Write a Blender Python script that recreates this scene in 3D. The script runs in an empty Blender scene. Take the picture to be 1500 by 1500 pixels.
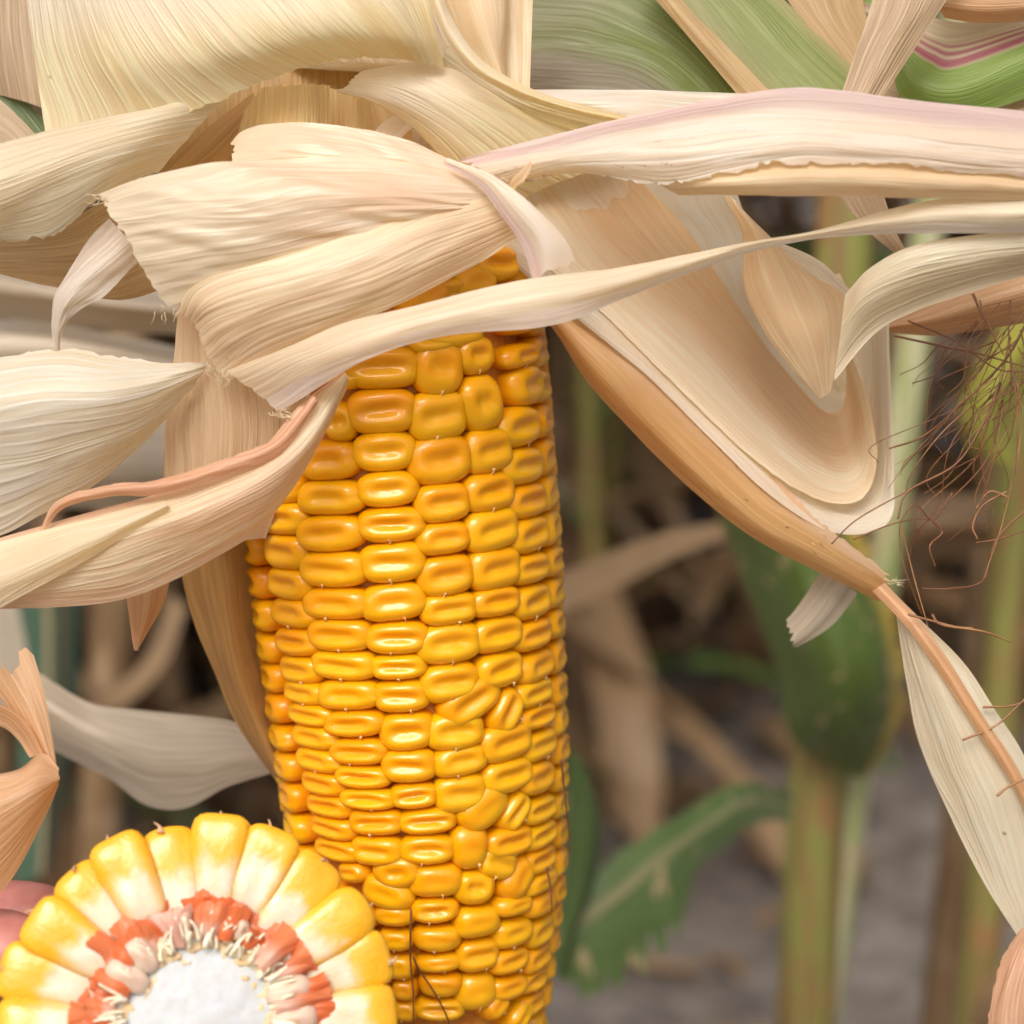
import bpy, math, random
import numpy as np
from mathutils import Vector, Matrix, noise as mnoise

random.seed(7)
rng = np.random.default_rng(11)
R = math.radians
scene = bpy.context.scene
col = scene.collection

# ---------------------------------------------------------------- camera
FOV = R(29.0)
PITCH = R(12.0)
CAM = np.array([0.0, 0.0, 0.95])
cd = bpy.data.cameras.new('camera')
cam = bpy.data.objects.new('camera', cd)
col.objects.link(cam)
cam.location = CAM
cam.rotation_euler = (R(90) - PITCH, 0, 0)
cd.sensor_width = 36
cd.lens = 18 / math.tan(FOV / 2)
cd.clip_start = 0.01
cd.clip_end = 1000
cd.dof.use_dof = True
cd.dof.focus_distance = 0.296
cd.dof.aperture_fstop = 15.0
scene.camera = cam

# ---------------------------------------------------------------- world, sun, exposure
SUN_EL, SUN_AZ = R(48), R(196)      # azimuth clockwise from +Y: behind the camera, to the left
w = bpy.data.worlds.new('World')
scene.world = w
w.use_nodes = True
nt = w.node_tree
for n in list(nt.nodes):
    nt.nodes.remove(n)
sky = nt.nodes.new('ShaderNodeTexSky')
sky.sky_type = 'NISHITA'
sky.sun_disc = False
sky.sun_elevation = SUN_EL
sky.sun_rotation = SUN_AZ
sky.air_density = 0.55
sky.dust_density = 9.0
sky.ozone_density = 0.3
bg = nt.nodes.new('ShaderNodeBackground')
bg.inputs['Strength'].default_value = 0.15
wo = nt.nodes.new('ShaderNodeOutputWorld')
nt.links.new(sky.outputs[0], bg.inputs['Color'])
nt.links.new(bg.outputs[0], wo.inputs['Surface'])
ld = bpy.data.lights.new('sun', 'SUN')
ld.energy = 1.1
ld.angle = R(30)
ld.color = (1.0, 0.96, 0.90)
sun = bpy.data.objects.new('sun', ld)
col.objects.link(sun)
sdir = Vector((math.sin(SUN_AZ) * math.cos(SUN_EL), math.cos(SUN_AZ) * math.cos(SUN_EL), math.sin(SUN_EL)))
sun.rotation_euler = sdir.to_track_quat('Z', 'Y').to_euler()
sun.location = (0, 0, 5)
vs = scene.view_settings
vs.view_transform = 'Standard'
vs.look = 'None'
vs.exposure = 0.06
vs.gamma = 1.0
vs.use_curve_mapping = False

# ---------------------------------------------------------------- measuring helpers
K = 2 * math.tan(FOV / 2) / 1500.0
FW = np.array([0, math.cos(PITCH), -math.sin(PITCH)])
UP = np.array([0, math.sin(PITCH), math.cos(PITCH)])
RT = np.array([1.0, 0, 0])


def P(px, py, d):
    """point of the place seen at photo position (px, py), d centimetres in front of the camera"""
    d = d * 0.01
    return CAM + FW * d + RT * ((px - 750) * K * d) + UP * ((750 - py) * K * d)


def cam2world(X, Y, D):
    return CAM + FW * D + RT * X + UP * Y


_perm = rng.random(4096)


def n1(x, seed=0):
    x = np.asarray(x, float) + seed * 17.31
    i = np.floor(x).astype(int)
    f = x - i
    f = f * f * (3 - 2 * f)
    return (_perm[i % 4096] * (1 - f) + _perm[(i + 1) % 4096] * f) * 2 - 1


def n2(x, y, seed=0):
    x = np.asarray(x, float) + seed * 13.7
    y = np.asarray(y, float) + seed * 7.9
    i = np.floor(x).astype(int)
    j = np.floor(y).astype(int)
    fx = x - i
    fy = y - j
    fx = fx * fx * (3 - 2 * fx)
    fy = fy * fy * (3 - 2 * fy)

    def h(a, b):
        return _perm[(a * 157 + b * 1013) % 4096]
    return ((h(i, j) * (1 - fx) + h(i + 1, j) * fx) * (1 - fy) +
            (h(i, j + 1) * (1 - fx) + h(i + 1, j + 1) * fx) * fy) * 2 - 1


# ---------------------------------------------------------------- materials
def new_mat(name):
    m = bpy.data.materials.new(name)
    m.use_nodes = True
    t = m.node_tree
    for n in list(t.nodes):
        t.nodes.remove(n)
    return m, t


class NT:
    def __init__(s, t):
        s.t = t

    def n(s, typ, **kw):
        nd = s.t.nodes.new(typ)
        for k, v in kw.items():
            setattr(nd, k, v)
        return nd

    def l(s, a, b):
        s.t.links.new(a, b)

    def val(s, sock, v):
        if hasattr(v, 'is_linked') or hasattr(v, 'links'):
            s.l(v, sock)
        else:
            sock.default_value = v

    def math(s, op, a, b=0.0, c=None, clamp=False):
        nd = s.n('ShaderNodeMath', operation=op)
        nd.use_clamp = clamp
        s.val(nd.inputs[0], a)
        s.val(nd.inputs[1], b)
        if c is not None:
            s.val(nd.inputs[2], c)
        return nd.outputs[0]

    def smooth(s, x, lo, hi):
        nd = s.n('ShaderNodeMapRange', interpolation_type='SMOOTHSTEP')
        s.val(nd.inputs[0], x)
        nd.inputs[1].default_value = lo
        nd.inputs[2].default_value = hi
        return nd.outputs[0]

    def mix(s, f, a, b, blend='MIX'):
        nd = s.n('ShaderNodeMix', data_type='RGBA', blend_type=blend)
        s.val(nd.inputs['Factor'], f)
        for sock, v in ((nd.inputs[6], a), (nd.inputs[7], b)):
            if isinstance(v, tuple):
                v = (*v, 1.0)
            s.val(sock, v)
        return nd.outputs[2]

    def xyz(s, x=0.0, y=0.0, z=0.0):
        nd = s.n('ShaderNodeCombineXYZ')
        s.val(nd.inputs[0], x)
        s.val(nd.inputs[1], y)
        s.val(nd.inputs[2], z)
        return nd.outputs[0]

    def sep(s, v):
        nd = s.n('ShaderNodeSeparateXYZ')
        s.l(v, nd.inputs[0])
        return nd.outputs

    def noise(s, vec, scale=1.0, detail=2.0, rough=0.5):
        nd = s.n('ShaderNodeTexNoise')
        if vec is not None:
            s.l(vec, nd.inputs['Vector'])
        nd.inputs['Scale'].default_value = scale
        nd.inputs['Detail'].default_value = detail
        nd.inputs['Roughness'].default_value = rough
        return nd.outputs[0]

    def bump(s, h, strength, dist, normal=None):
        nd = s.n('ShaderNodeBump')
        s.l(h, nd.inputs['Height'])
        nd.inputs['Strength'].default_value = strength
        nd.inputs['Distance'].default_value = dist
        if normal is not None:
            s.l(normal, nd.inputs['Normal'])
        return nd.outputs[0]

    def bsdf(s, color, rough=0.5, normal=None, **kw):
        nd = s.n('ShaderNodeBsdfPrincipled')
        if isinstance(color, tuple):
            color = (*color, 1.0)
        s.val(nd.inputs['Base Color'], color)
        s.val(nd.inputs['Roughness'], rough)
        if normal is not None:
            s.l(normal, nd.inputs['Normal'])
        for k, v in kw.items():
            s.val(nd.inputs[k.replace('_', ' ')], v)
        return nd

    def out(s, sh):
        o = s.n('ShaderNodeOutputMaterial')
        s.l(sh, o.inputs['Surface'])


def leaf_mat(name, c1, c2, veins=7.0, bump=0.5, trans=0.48, rough=0.42, tints=(), spots=0.0, mottle=0.35, spec=0.55, patch=None):
    """papery blade: 'cm' uv carries centimetres along / across the veins, 'st' the 0..1 position on the blade"""
    m, t = new_mat(name)
    g = NT(t)
    uv = g.n('ShaderNodeUVMap', uv_map='cm').outputs[0]
    st = g.n('ShaderNodeUVMap', uv_map='st').outputs[0]
    u, v, _ = g.sep(uv)
    s, q, _ = g.sep(st)
    wob = g.noise(g.xyz(g.math('MULTIPLY', u, 0.5), g.math('MULTIPLY', v, 0.8)), 1.0, 1.0)
    vw = g.math('MULTIPLY_ADD', wob, 0.25, v)
    main = g.noise(g.xyz(g.math('MULTIPLY', u, 0.22), g.math('MULTIPLY', vw, veins)), 1.0, 1.0)
    fine = g.noise(g.xyz(g.math('MULTIPLY', u, 0.5), g.math('MULTIPLY', vw, veins * 3.4)), 1.0, 2.0)
    ridge = g.smooth(g.math('ABSOLUTE', g.math('SUBTRACT', main, 0.5)), 0.075, 0.0)
    main2 = g.noise(g.xyz(g.math('MULTIPLY', u, 0.25), g.math('MULTIPLY', vw, veins * 2.1), 5.0), 1.0, 1.0)
    ridge2 = g.smooth(g.math('ABSOLUTE', g.math('SUBTRACT', main2, 0.5)), 0.09, 0.0)
    broad = g.noise(g.xyz(g.math('MULTIPLY', u, 0.35), g.math('MULTIPLY', vw, 1.3)), 1.0, 3.0)
    cell = g.noise(g.xyz(g.math('MULTIPLY', u, 9.0), g.math('MULTIPLY', v, 32.0)), 1.0, 2.0)
    f = g.math('ADD', g.math('MULTIPLY', fine, 0.55), g.math('MULTIPLY', g.math('ADD', ridge, g.math('MULTIPLY', ridge2, 0.5)), -0.30))
    f = g.math('ADD', f, g.math('MULTIPLY', g.math('SUBTRACT', broad, 0.5), mottle * 2.6), clamp=True)
    f = g.math('ADD', f, g.math('MULTIPLY', g.math('SUBTRACT', cell, 0.5), 0.3), clamp=True)
    c = g.mix(f, c1, c2)
    c = g.mix(g.math('MULTIPLY', g.math('MULTIPLY_ADD', ridge2, 0.5, ridge, clamp=True), 0.65), c, tuple(min(0.9, x * 1.13 + 0.02) for x in c1))  # vein ridges lightened in the colour to imitate highlights along them
    if patch:
        pn = g.noise(g.xyz(g.math('MULTIPLY', u, 0.28), g.math('MULTIPLY', vw, 0.75), 9.0), 1.0, 3.0)
        c = g.mix(g.math('MULTIPLY', g.smooth(pn, 0.46, 0.64), patch[1]), c, patch[0])  # broad warm patches painted in for the husk's soft shadows
    sp2 = g.noise(uv, 3.3, 1.0)
    c = g.mix(g.math('MULTIPLY', g.smooth(sp2, 0.80, 0.84), 0.7), c, (0.30, 0.17, 0.08))
    for (ax, lo, hi, soft, colr, amt) in tints:
        x = s if ax == 'u' else q
        xx = g.math('MULTIPLY_ADD', g.math('SUBTRACT', broad, 0.5), soft * 1.2, x)
        up = g.smooth(xx, lo - soft, lo + soft)
        dn = g.smooth(xx, hi - soft, hi + soft)
        k = g.math('MULTIPLY', g.math('SUBTRACT', up, dn, clamp=True), amt)
        k = g.math('MULTIPLY', k, g.math('MULTIPLY_ADD', fine, 0.8, 0.6), clamp=True)
        c = g.mix(k, c, colr)
    if spots:
        sp = g.noise(uv, 1.3, 3.0, 0.6)
        c = g.mix(g.math('MULTIPLY', g.smooth(sp, 0.60, 0.66), spots), c, (0.46, 0.36, 0.20))
    h = g.math('ADD', g.math('MULTIPLY', ridge, 0.6), g.math('ADD', g.math('MULTIPLY', ridge2, 0.3), g.math('MULTIPLY', fine, 0.22)))
    h = g.math('ADD', h, g.math('MULTIPLY', cell, 0.22))
    nrm = g.bump(h, bump * 0.65, 0.00028)
    ro = g.math('MULTIPLY_ADD', fine, 0.25, rough - 0.16)
    b = g.bsdf(c, ro, nrm, Specular_IOR_Level=spec, Sheen_Weight=0.08)
    tr = g.n('ShaderNodeBsdfTranslucent')
    g.l(g.mix(1.0, c, (1.0, 0.88, 0.64), 'MULTIPLY'), tr.inputs['Color'])
    g.l(nrm, tr.inputs['Normal'])
    mx = g.n('ShaderNodeMixShader')
    mx.inputs[0].default_value = trans
    g.l(b.outputs[0], mx.inputs[1])
    g.l(tr.outputs[0], mx.inputs[2])
    g.out(mx.outputs[0])
    return m


M = {}
M['top'] = leaf_mat('husk_gold', (0.87, 0.78, 0.52), (0.779, 0.640, 0.352), veins=4.6, bump=0.9, patch=((0.78, 0.62, 0.30), 0.45),
                    tints=[('u', -0.2, 0.45, 0.2, (0.88, 0.84, 0.74), 0.7)])
M['inner'] = leaf_mat('husk_deep_gold', (0.85, 0.70, 0.38), (0.759, 0.574, 0.254), veins=5, bump=0.8)
M['cream'] = leaf_mat('husk_cream', (0.88, 0.82, 0.64), (0.782, 0.673, 0.451), veins=5.5, bump=0.9, patch=((0.78, 0.64, 0.40), 0.38))
M['pearl'] = leaf_mat('husk_pearl', (0.89, 0.86, 0.72), (0.799, 0.727, 0.524), veins=3.6, bump=0.9, patch=((0.80, 0.68, 0.42), 0.45))
M['crump'] = leaf_mat('husk_crumpled', (0.89, 0.81, 0.66), (0.792, 0.642, 0.457), veins=4.0, bump=0.7, mottle=0.6, rough=0.33, patch=((0.78, 0.56, 0.36), 0.52),
                      tints=[('u', 0.62, 1.2, 0.2, (0.80, 0.77, 0.60), 0.7)])
M['lower'] = leaf_mat('husk_streaky', (0.88, 0.79, 0.60), (0.754, 0.622, 0.425), veins=3.8, bump=0.8, patch=((0.80, 0.60, 0.38), 0.45))
M['ribbon'] = leaf_mat('husk_ribbon', (0.86, 0.79, 0.63), (0.762, 0.664, 0.483), veins=5, bump=0.5, patch=((0.78, 0.66, 0.46), 0.38),
                       tints=[('v', 0.70, 1.3, 0.05, (0.89, 0.88, 0.85), 0.95)])  # white lower band paints a fold highlight onto the pale underside
M['band'] = leaf_mat('husk_band', (0.90, 0.85, 0.74), (0.802, 0.689, 0.544), veins=3.6, bump=0.9, mottle=0.5, patch=((0.82, 0.64, 0.46), 0.45),
                     tints=[('v', -0.3, 0.24, 0.10, (0.72, 0.56, 0.57), 0.8)])
M['orange'] = leaf_mat('husk_orange', (0.76, 0.48, 0.21), (0.676, 0.382, 0.133), veins=5, bump=0.4, patch=((0.68, 0.35, 0.12), 0.45),
                       tints=[('v', -0.3, 0.22, 0.12, (0.80, 0.60, 0.44), 0.7)])
M['cup'] = leaf_mat('husk_inner', (0.90, 0.84, 0.70), (0.830, 0.700, 0.504), veins=5.5, bump=0.45, patch=((0.82, 0.62, 0.38), 0.38))
M['cupin'] = leaf_mat('husk_innermost', (0.90, 0.82, 0.65), (0.823, 0.666, 0.454), veins=5.5, bump=0.45, patch=((0.80, 0.58, 0.34), 0.38),
                      tints=[('v', 0.45, 1.3, 0.2, (0.76, 0.53, 0.30), 0.7)])
M['lobe'] = leaf_mat('husk_lobe', (0.87, 0.72, 0.50), (0.807, 0.601, 0.374), veins=6, bump=0.45, patch=((0.80, 0.56, 0.33), 0.45))
M['pale'] = leaf_mat('husk_pale', (0.88, 0.83, 0.72), (0.803, 0.704, 0.552), veins=5, bump=0.6)
M['tan'] = leaf_mat('husk_tan', (0.64, 0.47, 0.26), (0.48, 0.31, 0.14), veins=6, bump=0.5)
M['shade'] = leaf_mat('husk_shade_brown', (0.52, 0.33, 0.12), (0.36, 0.21, 0.06), veins=5, bump=0.5)  # darkened brown: the shade on these husks is put into the colour
M['twist'] = leaf_mat('husk_twisted', (0.87, 0.77, 0.58), (0.68, 0.48, 0.28), veins=7, bump=0.9, patch=((0.80, 0.58, 0.40), 0.6),
                      tints=[('v', -0.2, 0.08, 0.05, (0.68, 0.40, 0.25), 0.7), ('v', 0.85, 1.3, 0.1, (0.78, 0.58, 0.45), 0.5)])
M['rim'] = leaf_mat('husk_rim', (0.76, 0.50, 0.34), (0.60, 0.32, 0.19), veins=7, bump=0.6)
M['fan'] = leaf_mat('husk_fan', (0.82, 0.66, 0.45), (0.62, 0.42, 0.22), veins=8, bump=0.8, patch=((0.74, 0.50, 0.29), 0.5))
M['rust'] = leaf_mat('husk_rusty', (0.70, 0.46, 0.26), (0.54, 0.30, 0.14), veins=6, bump=0.7)
M['rib'] = leaf_mat('husk_rib', (0.76, 0.50, 0.30), (0.60, 0.30, 0.12), veins=9, bump=0.6)
M['film'] = leaf_mat('husk_film', (0.86, 0.80, 0.72), (0.68, 0.57, 0.45), veins=5, bump=0.9, trans=0.5, rough=0.3)
M['lime'] = leaf_mat('husk_lime', (0.31, 0.38, 0.13), (0.20, 0.26, 0.07), veins=7, bump=0.5,
                     tints=[('v', -0.2, 0.16, 0.1, (0.52, 0.48, 0.24), 0.7), ('v', 0.8, 1.3, 0.12, (0.42, 0.40, 0.2), 0.6)])
M['dullgreen'] = leaf_mat('husk_dull_green', (0.20, 0.26, 0.08), (0.13, 0.18, 0.04), veins=6, bump=0.5,
                          tints=[('u', -0.2, 0.30, 0.2, (0.18, 0.15, 0.08), 0.5), ('v', 0.66, 1.3, 0.12, (0.16, 0.08, 0.07), 0.6)])
M['stripe'] = leaf_mat('husk_striped', (0.72, 0.68, 0.50), (0.55, 0.48, 0.32), veins=8, bump=0.5, mottle=0.15,
                       tints=[('v', 0.52, 1.4, 0.04, (0.27, 0.43, 0.10), 1.0), ('v', 0.24, 0.27, 0.015, (0.50, 0.22, 0.26), 0.8), ('v', 0.31, 0.36, 0.02, (0.48, 0.16, 0.22), 0.9), ('v', 0.40, 0.50, 0.03, (0.46, 0.14, 0.20), 0.95)])
M['ridgetan'] = leaf_mat('husk_ridged', (0.60, 0.47, 0.32), (0.44, 0.30, 0.18), veins=7, bump=0.9)
M['green'] = leaf_mat('leaf_green', (0.075, 0.135, 0.03), (0.045, 0.09, 0.02), veins=5, bump=0.4, trans=0.25)
M['bluegreen'] = leaf_mat('leaf_blue_green', (0.05, 0.12, 0.07), (0.03, 0.08, 0.05), veins=5, bump=0.4, trans=0.2,
                          tints=[('v', 0.44, 0.52, 0.02, (0.42, 0.27, 0.15), 0.8), ('v', 0.68, 0.76, 0.02, (0.42, 0.27, 0.15), 0.7)])
M['spotgreen'] = leaf_mat('leaf_scarred', (0.10, 0.17, 0.045), (0.06, 0.11, 0.03), veins=4, bump=0.4, trans=0.25, spots=0.9,
                          tints=[('v', 0.38, 0.5, 0.03, (0.42, 0.36, 0.2), 0.55), ('v', -0.2, 0.03, 0.02, (0.45, 0.38, 0.2), 0.6)])
M['yellowgreen'] = leaf_mat('leaf_yellowing', (0.085, 0.14, 0.022), (0.05, 0.085, 0.014), veins=4, bump=0.4, trans=0.3, spots=0.8,
                            tints=[('v', 0.82, 1.3, 0.06, (0.52, 0.38, 0.06), 0.85), ('v', 0.93, 1.4, 0.03, (0.36, 0.22, 0.12), 0.8)])
M['dry'] = leaf_mat('leaf_dry', (0.36, 0.25, 0.14), (0.21, 0.13, 0.065), veins=4, bump=0.5)
M['yellowleaf'] = leaf_mat('leaf_yellow', (0.36, 0.36, 0.05), (0.20, 0.26, 0.04), veins=3, bump=0.4, trans=0.35)
M['drydark'] = leaf_mat('leaf_dry_dark', (0.17, 0.10, 0.045), (0.09, 0.05, 0.022), veins=4, bump=0.5)
M['greyleaf'] = leaf_mat('leaf_bleached', (0.58, 0.52, 0.42), (0.44, 0.38, 0.28), veins=4, bump=0.5)


def kernel_mat():
    m, t = new_mat('kernel_yellow')
    g = NT(t)
    oc = g.n('ShaderNodeTexCoord').outputs['Object']
    x, y, z = g.sep(oc)
    rnd = g.n('ShaderNodeObjectInfo').outputs['Random']
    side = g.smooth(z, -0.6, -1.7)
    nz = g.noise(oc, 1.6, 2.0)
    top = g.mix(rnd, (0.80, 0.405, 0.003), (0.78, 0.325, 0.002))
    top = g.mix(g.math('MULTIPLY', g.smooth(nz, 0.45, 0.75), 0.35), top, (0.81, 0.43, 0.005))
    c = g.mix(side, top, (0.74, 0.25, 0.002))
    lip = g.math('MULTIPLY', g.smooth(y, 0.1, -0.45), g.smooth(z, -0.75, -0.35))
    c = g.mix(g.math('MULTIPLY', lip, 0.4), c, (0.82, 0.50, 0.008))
    fine = g.noise(oc, 9.0, 3.0)
    nrm = g.bump(fine, 0.02, 0.0004)
    b = g.bsdf(c, g.math('MULTIPLY_ADD', fine, 0.10, 0.17), nrm, Specular_IOR_Level=0.5, Coat_Weight=0.12, Coat_Roughness=0.2,
               Subsurface_Weight=0.55, Subsurface_Scale=0.0022)
    b.inputs['Subsurface Radius'].default_value = (1.0, 0.4, 0.04)
    g.out(b.outputs[0])
    return m


def cut_kernel_mat():
    m, t = new_mat('kernel_cut')
    g = NT(t)
    oc = g.n('ShaderNodeTexCoord').outputs['Object']
    x, y, z = g.sep(oc)
    rnd = g.n('ShaderNodeObjectInfo').outputs['Random']
    off = g.xyz(g.math('MULTIPLY', rnd, 37.0), 0.0, 0.0)
    va = g.n('ShaderNodeVectorMath', operation='ADD')
    g.l(oc, va.inputs[0])
    g.l(off, va.inputs[1])
    nz = g.noise(va.outputs[0], 1.7, 2.0)
    yy = g.math('MULTIPLY_ADD', g.math('SUBTRACT', nz, 0.5), 0.9, y)
    yy = g.math('MULTIPLY_ADD', rnd, 0.35, yy)
    inner = g.smooth(yy, 0.56, 0.02)
    ctr = g.smooth(g.math('ABSOLUTE', g.math('MULTIPLY_ADD', g.math('SUBTRACT', nz, 0.5), 0.5, x)), 0.80, 0.30)
    front = g.smooth(z, -1.1, -0.5)
    yel = g.mix(nz, (0.80, 0.38, 0.008), (0.80, 0.47, 0.03))
    wht = g.mix(nz, (0.70, 0.66, 0.57), (0.70, 0.58, 0.36))
    f = g.math('MULTIPLY', g.math('MULTIPLY', inner, g.math('MULTIPLY_ADD', ctr, 0.82, 0.18)), front)
    c = g.mix(f, yel, wht)
    fine = g.noise(va.outputs[0], 6.0, 3.0)
    nrm = g.bump(fine, 0.16, 0.0008)
    b = g.bsdf(c, g.math('MULTIPLY_ADD', fine, 0.2, 0.16), nrm, Specular_IOR_Level=0.5, Coat_Weight=0.3, Coat_Roughness=0.12,
               Subsurface_Weight=0.5, Subsurface_Scale=0.0025)
    b.inputs['Subsurface Radius'].default_value = (1.0, 0.6, 0.2)
    g.out(b.outputs[0])
    return m


def simple_mat(name, c1, c2, scale=300.0, rough=0.6, bump=0.4, dist=0.0005, sss=0.0, detail=4.0, coat=0.0):
    m, t = new_mat(name)
    g = NT(t)
    oc = g.n('ShaderNodeTexCoord').outputs['Object']
    nz = g.noise(oc, scale, detail, 0.6)
    c = g.mix(g.smooth(nz, 0.35, 0.65), c1, c2)
    b = g.bsdf(c, rough, g.bump(nz, bump, dist), Subsurface_Weight=sss, Subsurface_Scale=0.002, Coat_Weight=coat)
    g.out(b.outputs[0])
    return m


def ring_mat():
    m, t = new_mat('cob_ring')
    g = NT(t)
    oc = g.n('ShaderNodeTexCoord').outputs['Object']
    ln = g.n('ShaderNodeVectorMath', operation='LENGTH')
    g.l(oc, ln.inputs[0])
    nz = g.noise(oc, 600.0, 4.0, 0.6)
    r = g.math('MULTIPLY_ADD', g.math('SUBTRACT', nz, 0.5), 0.003, ln.outputs['Value'])
    c = g.mix(nz, (0.76, 0.64, 0.42), (0.66, 0.44, 0.22))
    c = g.mix(g.smooth(r, 0.0112, 0.0132), c, (0.74, 0.40, 0.30))
    c = g.mix(g.smooth(r, 0.0130, 0.0150), c, (0.66, 0.17, 0.07))
    g.out(g.bsdf(c, 0.6, g.bump(nz, 0.9, 0.001), Subsurface_Weight=0.3, Subsurface_Scale=0.002).outputs[0])
    return m


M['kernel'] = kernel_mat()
M['cutkernel'] = cut_kernel_mat()
M['kernelfar'] = simple_mat('kernel_far', (0.80, 0.33, 0.003), (0.84, 0.42, 0.004), 150, 0.25, 0.02, 0.0003, 0.3)
M['core'] = simple_mat('cob_core', (0.50, 0.17, 0.012), (0.62, 0.27, 0.03), 500)
M['pith'] = simple_mat('cob_pith', (0.54, 0.58, 0.62), (0.51, 0.54, 0.55), 900, 0.7, 0.15, 0.0004, 0.4)
M['ring'] = ring_mat()
M['fibre'] = simple_mat('cob_fibre', (0.82, 0.76, 0.52), (0.84, 0.80, 0.66), 900, 0.6, 0.3)
M['germ'] = simple_mat('kernel_germ', (0.66, 0.46, 0.33), (0.68, 0.58, 0.48), 350, 0.2, 0.25, 0.0006, 0.5, 2.0, 0.4)
M['glume'] = leaf_mat('glume_red', (0.82, 0.27, 0.11), (0.72, 0.14, 0.04), veins=10, bump=0.6, trans=0.4, rough=0.33,
                      tints=[('u', 0.6, 1.3, 0.22, (0.82, 0.62, 0.52), 0.8)])
M['glume2'] = leaf_mat('glume_pink', (0.80, 0.52, 0.44), (0.74, 0.34, 0.24), veins=10, bump=0.6, trans=0.4, rough=0.3)
M['glume3'] = leaf_mat('glume_rust', (0.76, 0.20, 0.06), (0.62, 0.10, 0.025), veins=10, bump=0.6, trans=0.35, rough=0.33)
M['nib'] = simple_mat('silk_nib', (0.62, 0.42, 0.24), (0.5, 0.3, 0.16), 800)
M['nibpale'] = simple_mat('silk_nib_pale', (0.86, 0.62, 0.28), (0.80, 0.52, 0.20), 800)
M['silk'] = simple_mat('silk_brown', (0.13, 0.05, 0.02), (0.22, 0.09, 0.035), 200, 0.4)
M['silkpale'] = simple_mat('silk_pale', (0.34, 0.18, 0.07), (0.24, 0.11, 0.05), 200, 0.4)
M['skin'] = simple_mat('skin', (0.46, 0.20, 0.17), (0.40, 0.15, 0.13), 260, 0.45, 0.3, 0.0004, 0.4)
M['nail'] = simple_mat('nail', (0.72, 0.42, 0.36), (0.68, 0.38, 0.33), 200, 0.25, 0.1)


def stalk_mat(name, a, b, c):
    m, t = new_mat(name)
    g = NT(t)
    uv = g.n('ShaderNodeUVMap', uv_map='cm').outputs[0]
    u, v, _ = g.sep(uv)
    nz = g.noise(g.xyz(g.math('MULTIPLY', u, 0.15), g.math('MULTIPLY', v, 2.2)), 1.0, 3.0)
    n3 = g.noise(g.xyz(g.math('MULTIPLY', u, 0.3), g.math('MULTIPLY', v, 0.5), 3.0), 1.0, 3.0)
    cc = g.mix(g.smooth(nz, 0.4, 0.6), a, b)
    cc = g.mix(g.smooth(n3, 0.5, 0.65), cc, c)
    g.out(g.bsdf(cc, 0.5, g.bump(nz, 0.4, 0.0006)).outputs[0])
    return m


M['stalk'] = stalk_mat('stalk_green', (0.22, 0.24, 0.06), (0.20, 0.14, 0.05), (0.27, 0.15, 0.06))
M['stalkpale'] = stalk_mat('stalk_pale', (0.26, 0.32, 0.12), (0.45, 0.43, 0.30), (0.38, 0.34, 0.2))
M['stalkdry'] = stalk_mat('stalk_dry', (0.20, 0.13, 0.065), (0.14, 0.085, 0.04), (0.28, 0.20, 0.12))


def soil_mat():
    m, t = new_mat('soil')
    g = NT(t)
    oc = g.n('ShaderNodeTexCoord').outputs['Object']
    a = g.noise(oc, 11.0, 7.0, 0.72)
    b2 = g.noise(oc, 70.0, 4.0, 0.6)
    c = g.mix(g.smooth(a, 0.35, 0.65), (0.11, 0.095, 0.08), (0.27, 0.245, 0.22))
    c = g.mix(g.smooth(b2, 0.58, 0.7), c, (0.36, 0.31, 0.27))
    h = g.math('ADD', g.math('MULTIPLY', a, 1.0), g.math('MULTIPLY', b2, 0.4))
    g.out(g.bsdf(c, 0.95, g.bump(h, 1.0, 0.03)).outputs[0])
    return m


M['soil'] = soil_mat()


# ---------------------------------------------------------------- object helpers
def thing(name, label, cat, loc, group=None):
    o = bpy.data.objects.new(name, None)
    o.empty_display_size = 0.02
    col.objects.link(o)
    o.location = Vector(loc)
    o['label'] = label
    o['category'] = cat
    if group:
        o['group'] = group
    return o


def mesh_obj(name, verts, faces, mat, parent=None, label=None, kind=None, uvs=None, origin=None):
    me = bpy.data.meshes.new(name)
    verts = np.asarray(verts, float)
    if parent is not None:
        verts = verts - np.array(world_loc(parent))
    me.from_pydata(verts.tolist(), [], [tuple(f) for f in faces])
    if uvs:
        li = np.empty(len(me.loops), np.int32)
        me.loops.foreach_get('vertex_index', li)
        for nm, arr in uvs.items():
            lay = me.uv_layers.new(name=nm)
            lay.data.foreach_set('uv', np.asarray(arr, np.float32)[li].ravel())
    me.polygons.foreach_set('use_smooth', [True] * len(me.polygons))
    if mat is not None:
        me.materials.append(mat)
    o = bpy.data.objects.new(name, me)
    col.objects.link(o)
    if parent is not None:
        o.parent = parent
    if label:
        o['label'] = label
    if kind:
        o['kind'] = kind
    return o


def world_loc(o):
    v = Vector((0, 0, 0))
    while o is not None:
        v += o.location
        o = o.parent
    return v


def cr(pts, t):
    """Catmull-Rom through pts (n x 3) at parameters t in 0..1"""
    pts = np.asarray(pts, float)
    n = len(pts)
    if n == 2:
        t = np.asarray(t)[:, None]
        return pts[0] * (1 - t) + pts[1] * t
    ext = np.vstack([2 * pts[0] - pts[1], pts, 2 * pts[-1] - pts[-2]])
    x = np.clip(np.asarray(t), 0, 1) * (n - 1)
    i = np.minimum(x.astype(int), n - 2)
    f = (x - i)[:, None]
    p0, p1, p2, p3 = ext[i], ext[i + 1], ext[i + 2], ext[i + 3]
    return 0.5 * ((2 * p1) + (-p0 + p2) * f + (2 * p0 - 5 * p1 + 4 * p2 - p3) * f * f + (-p0 + 3 * p1 - 3 * p2 + p3) * f ** 3)


_seed = [0]


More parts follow.
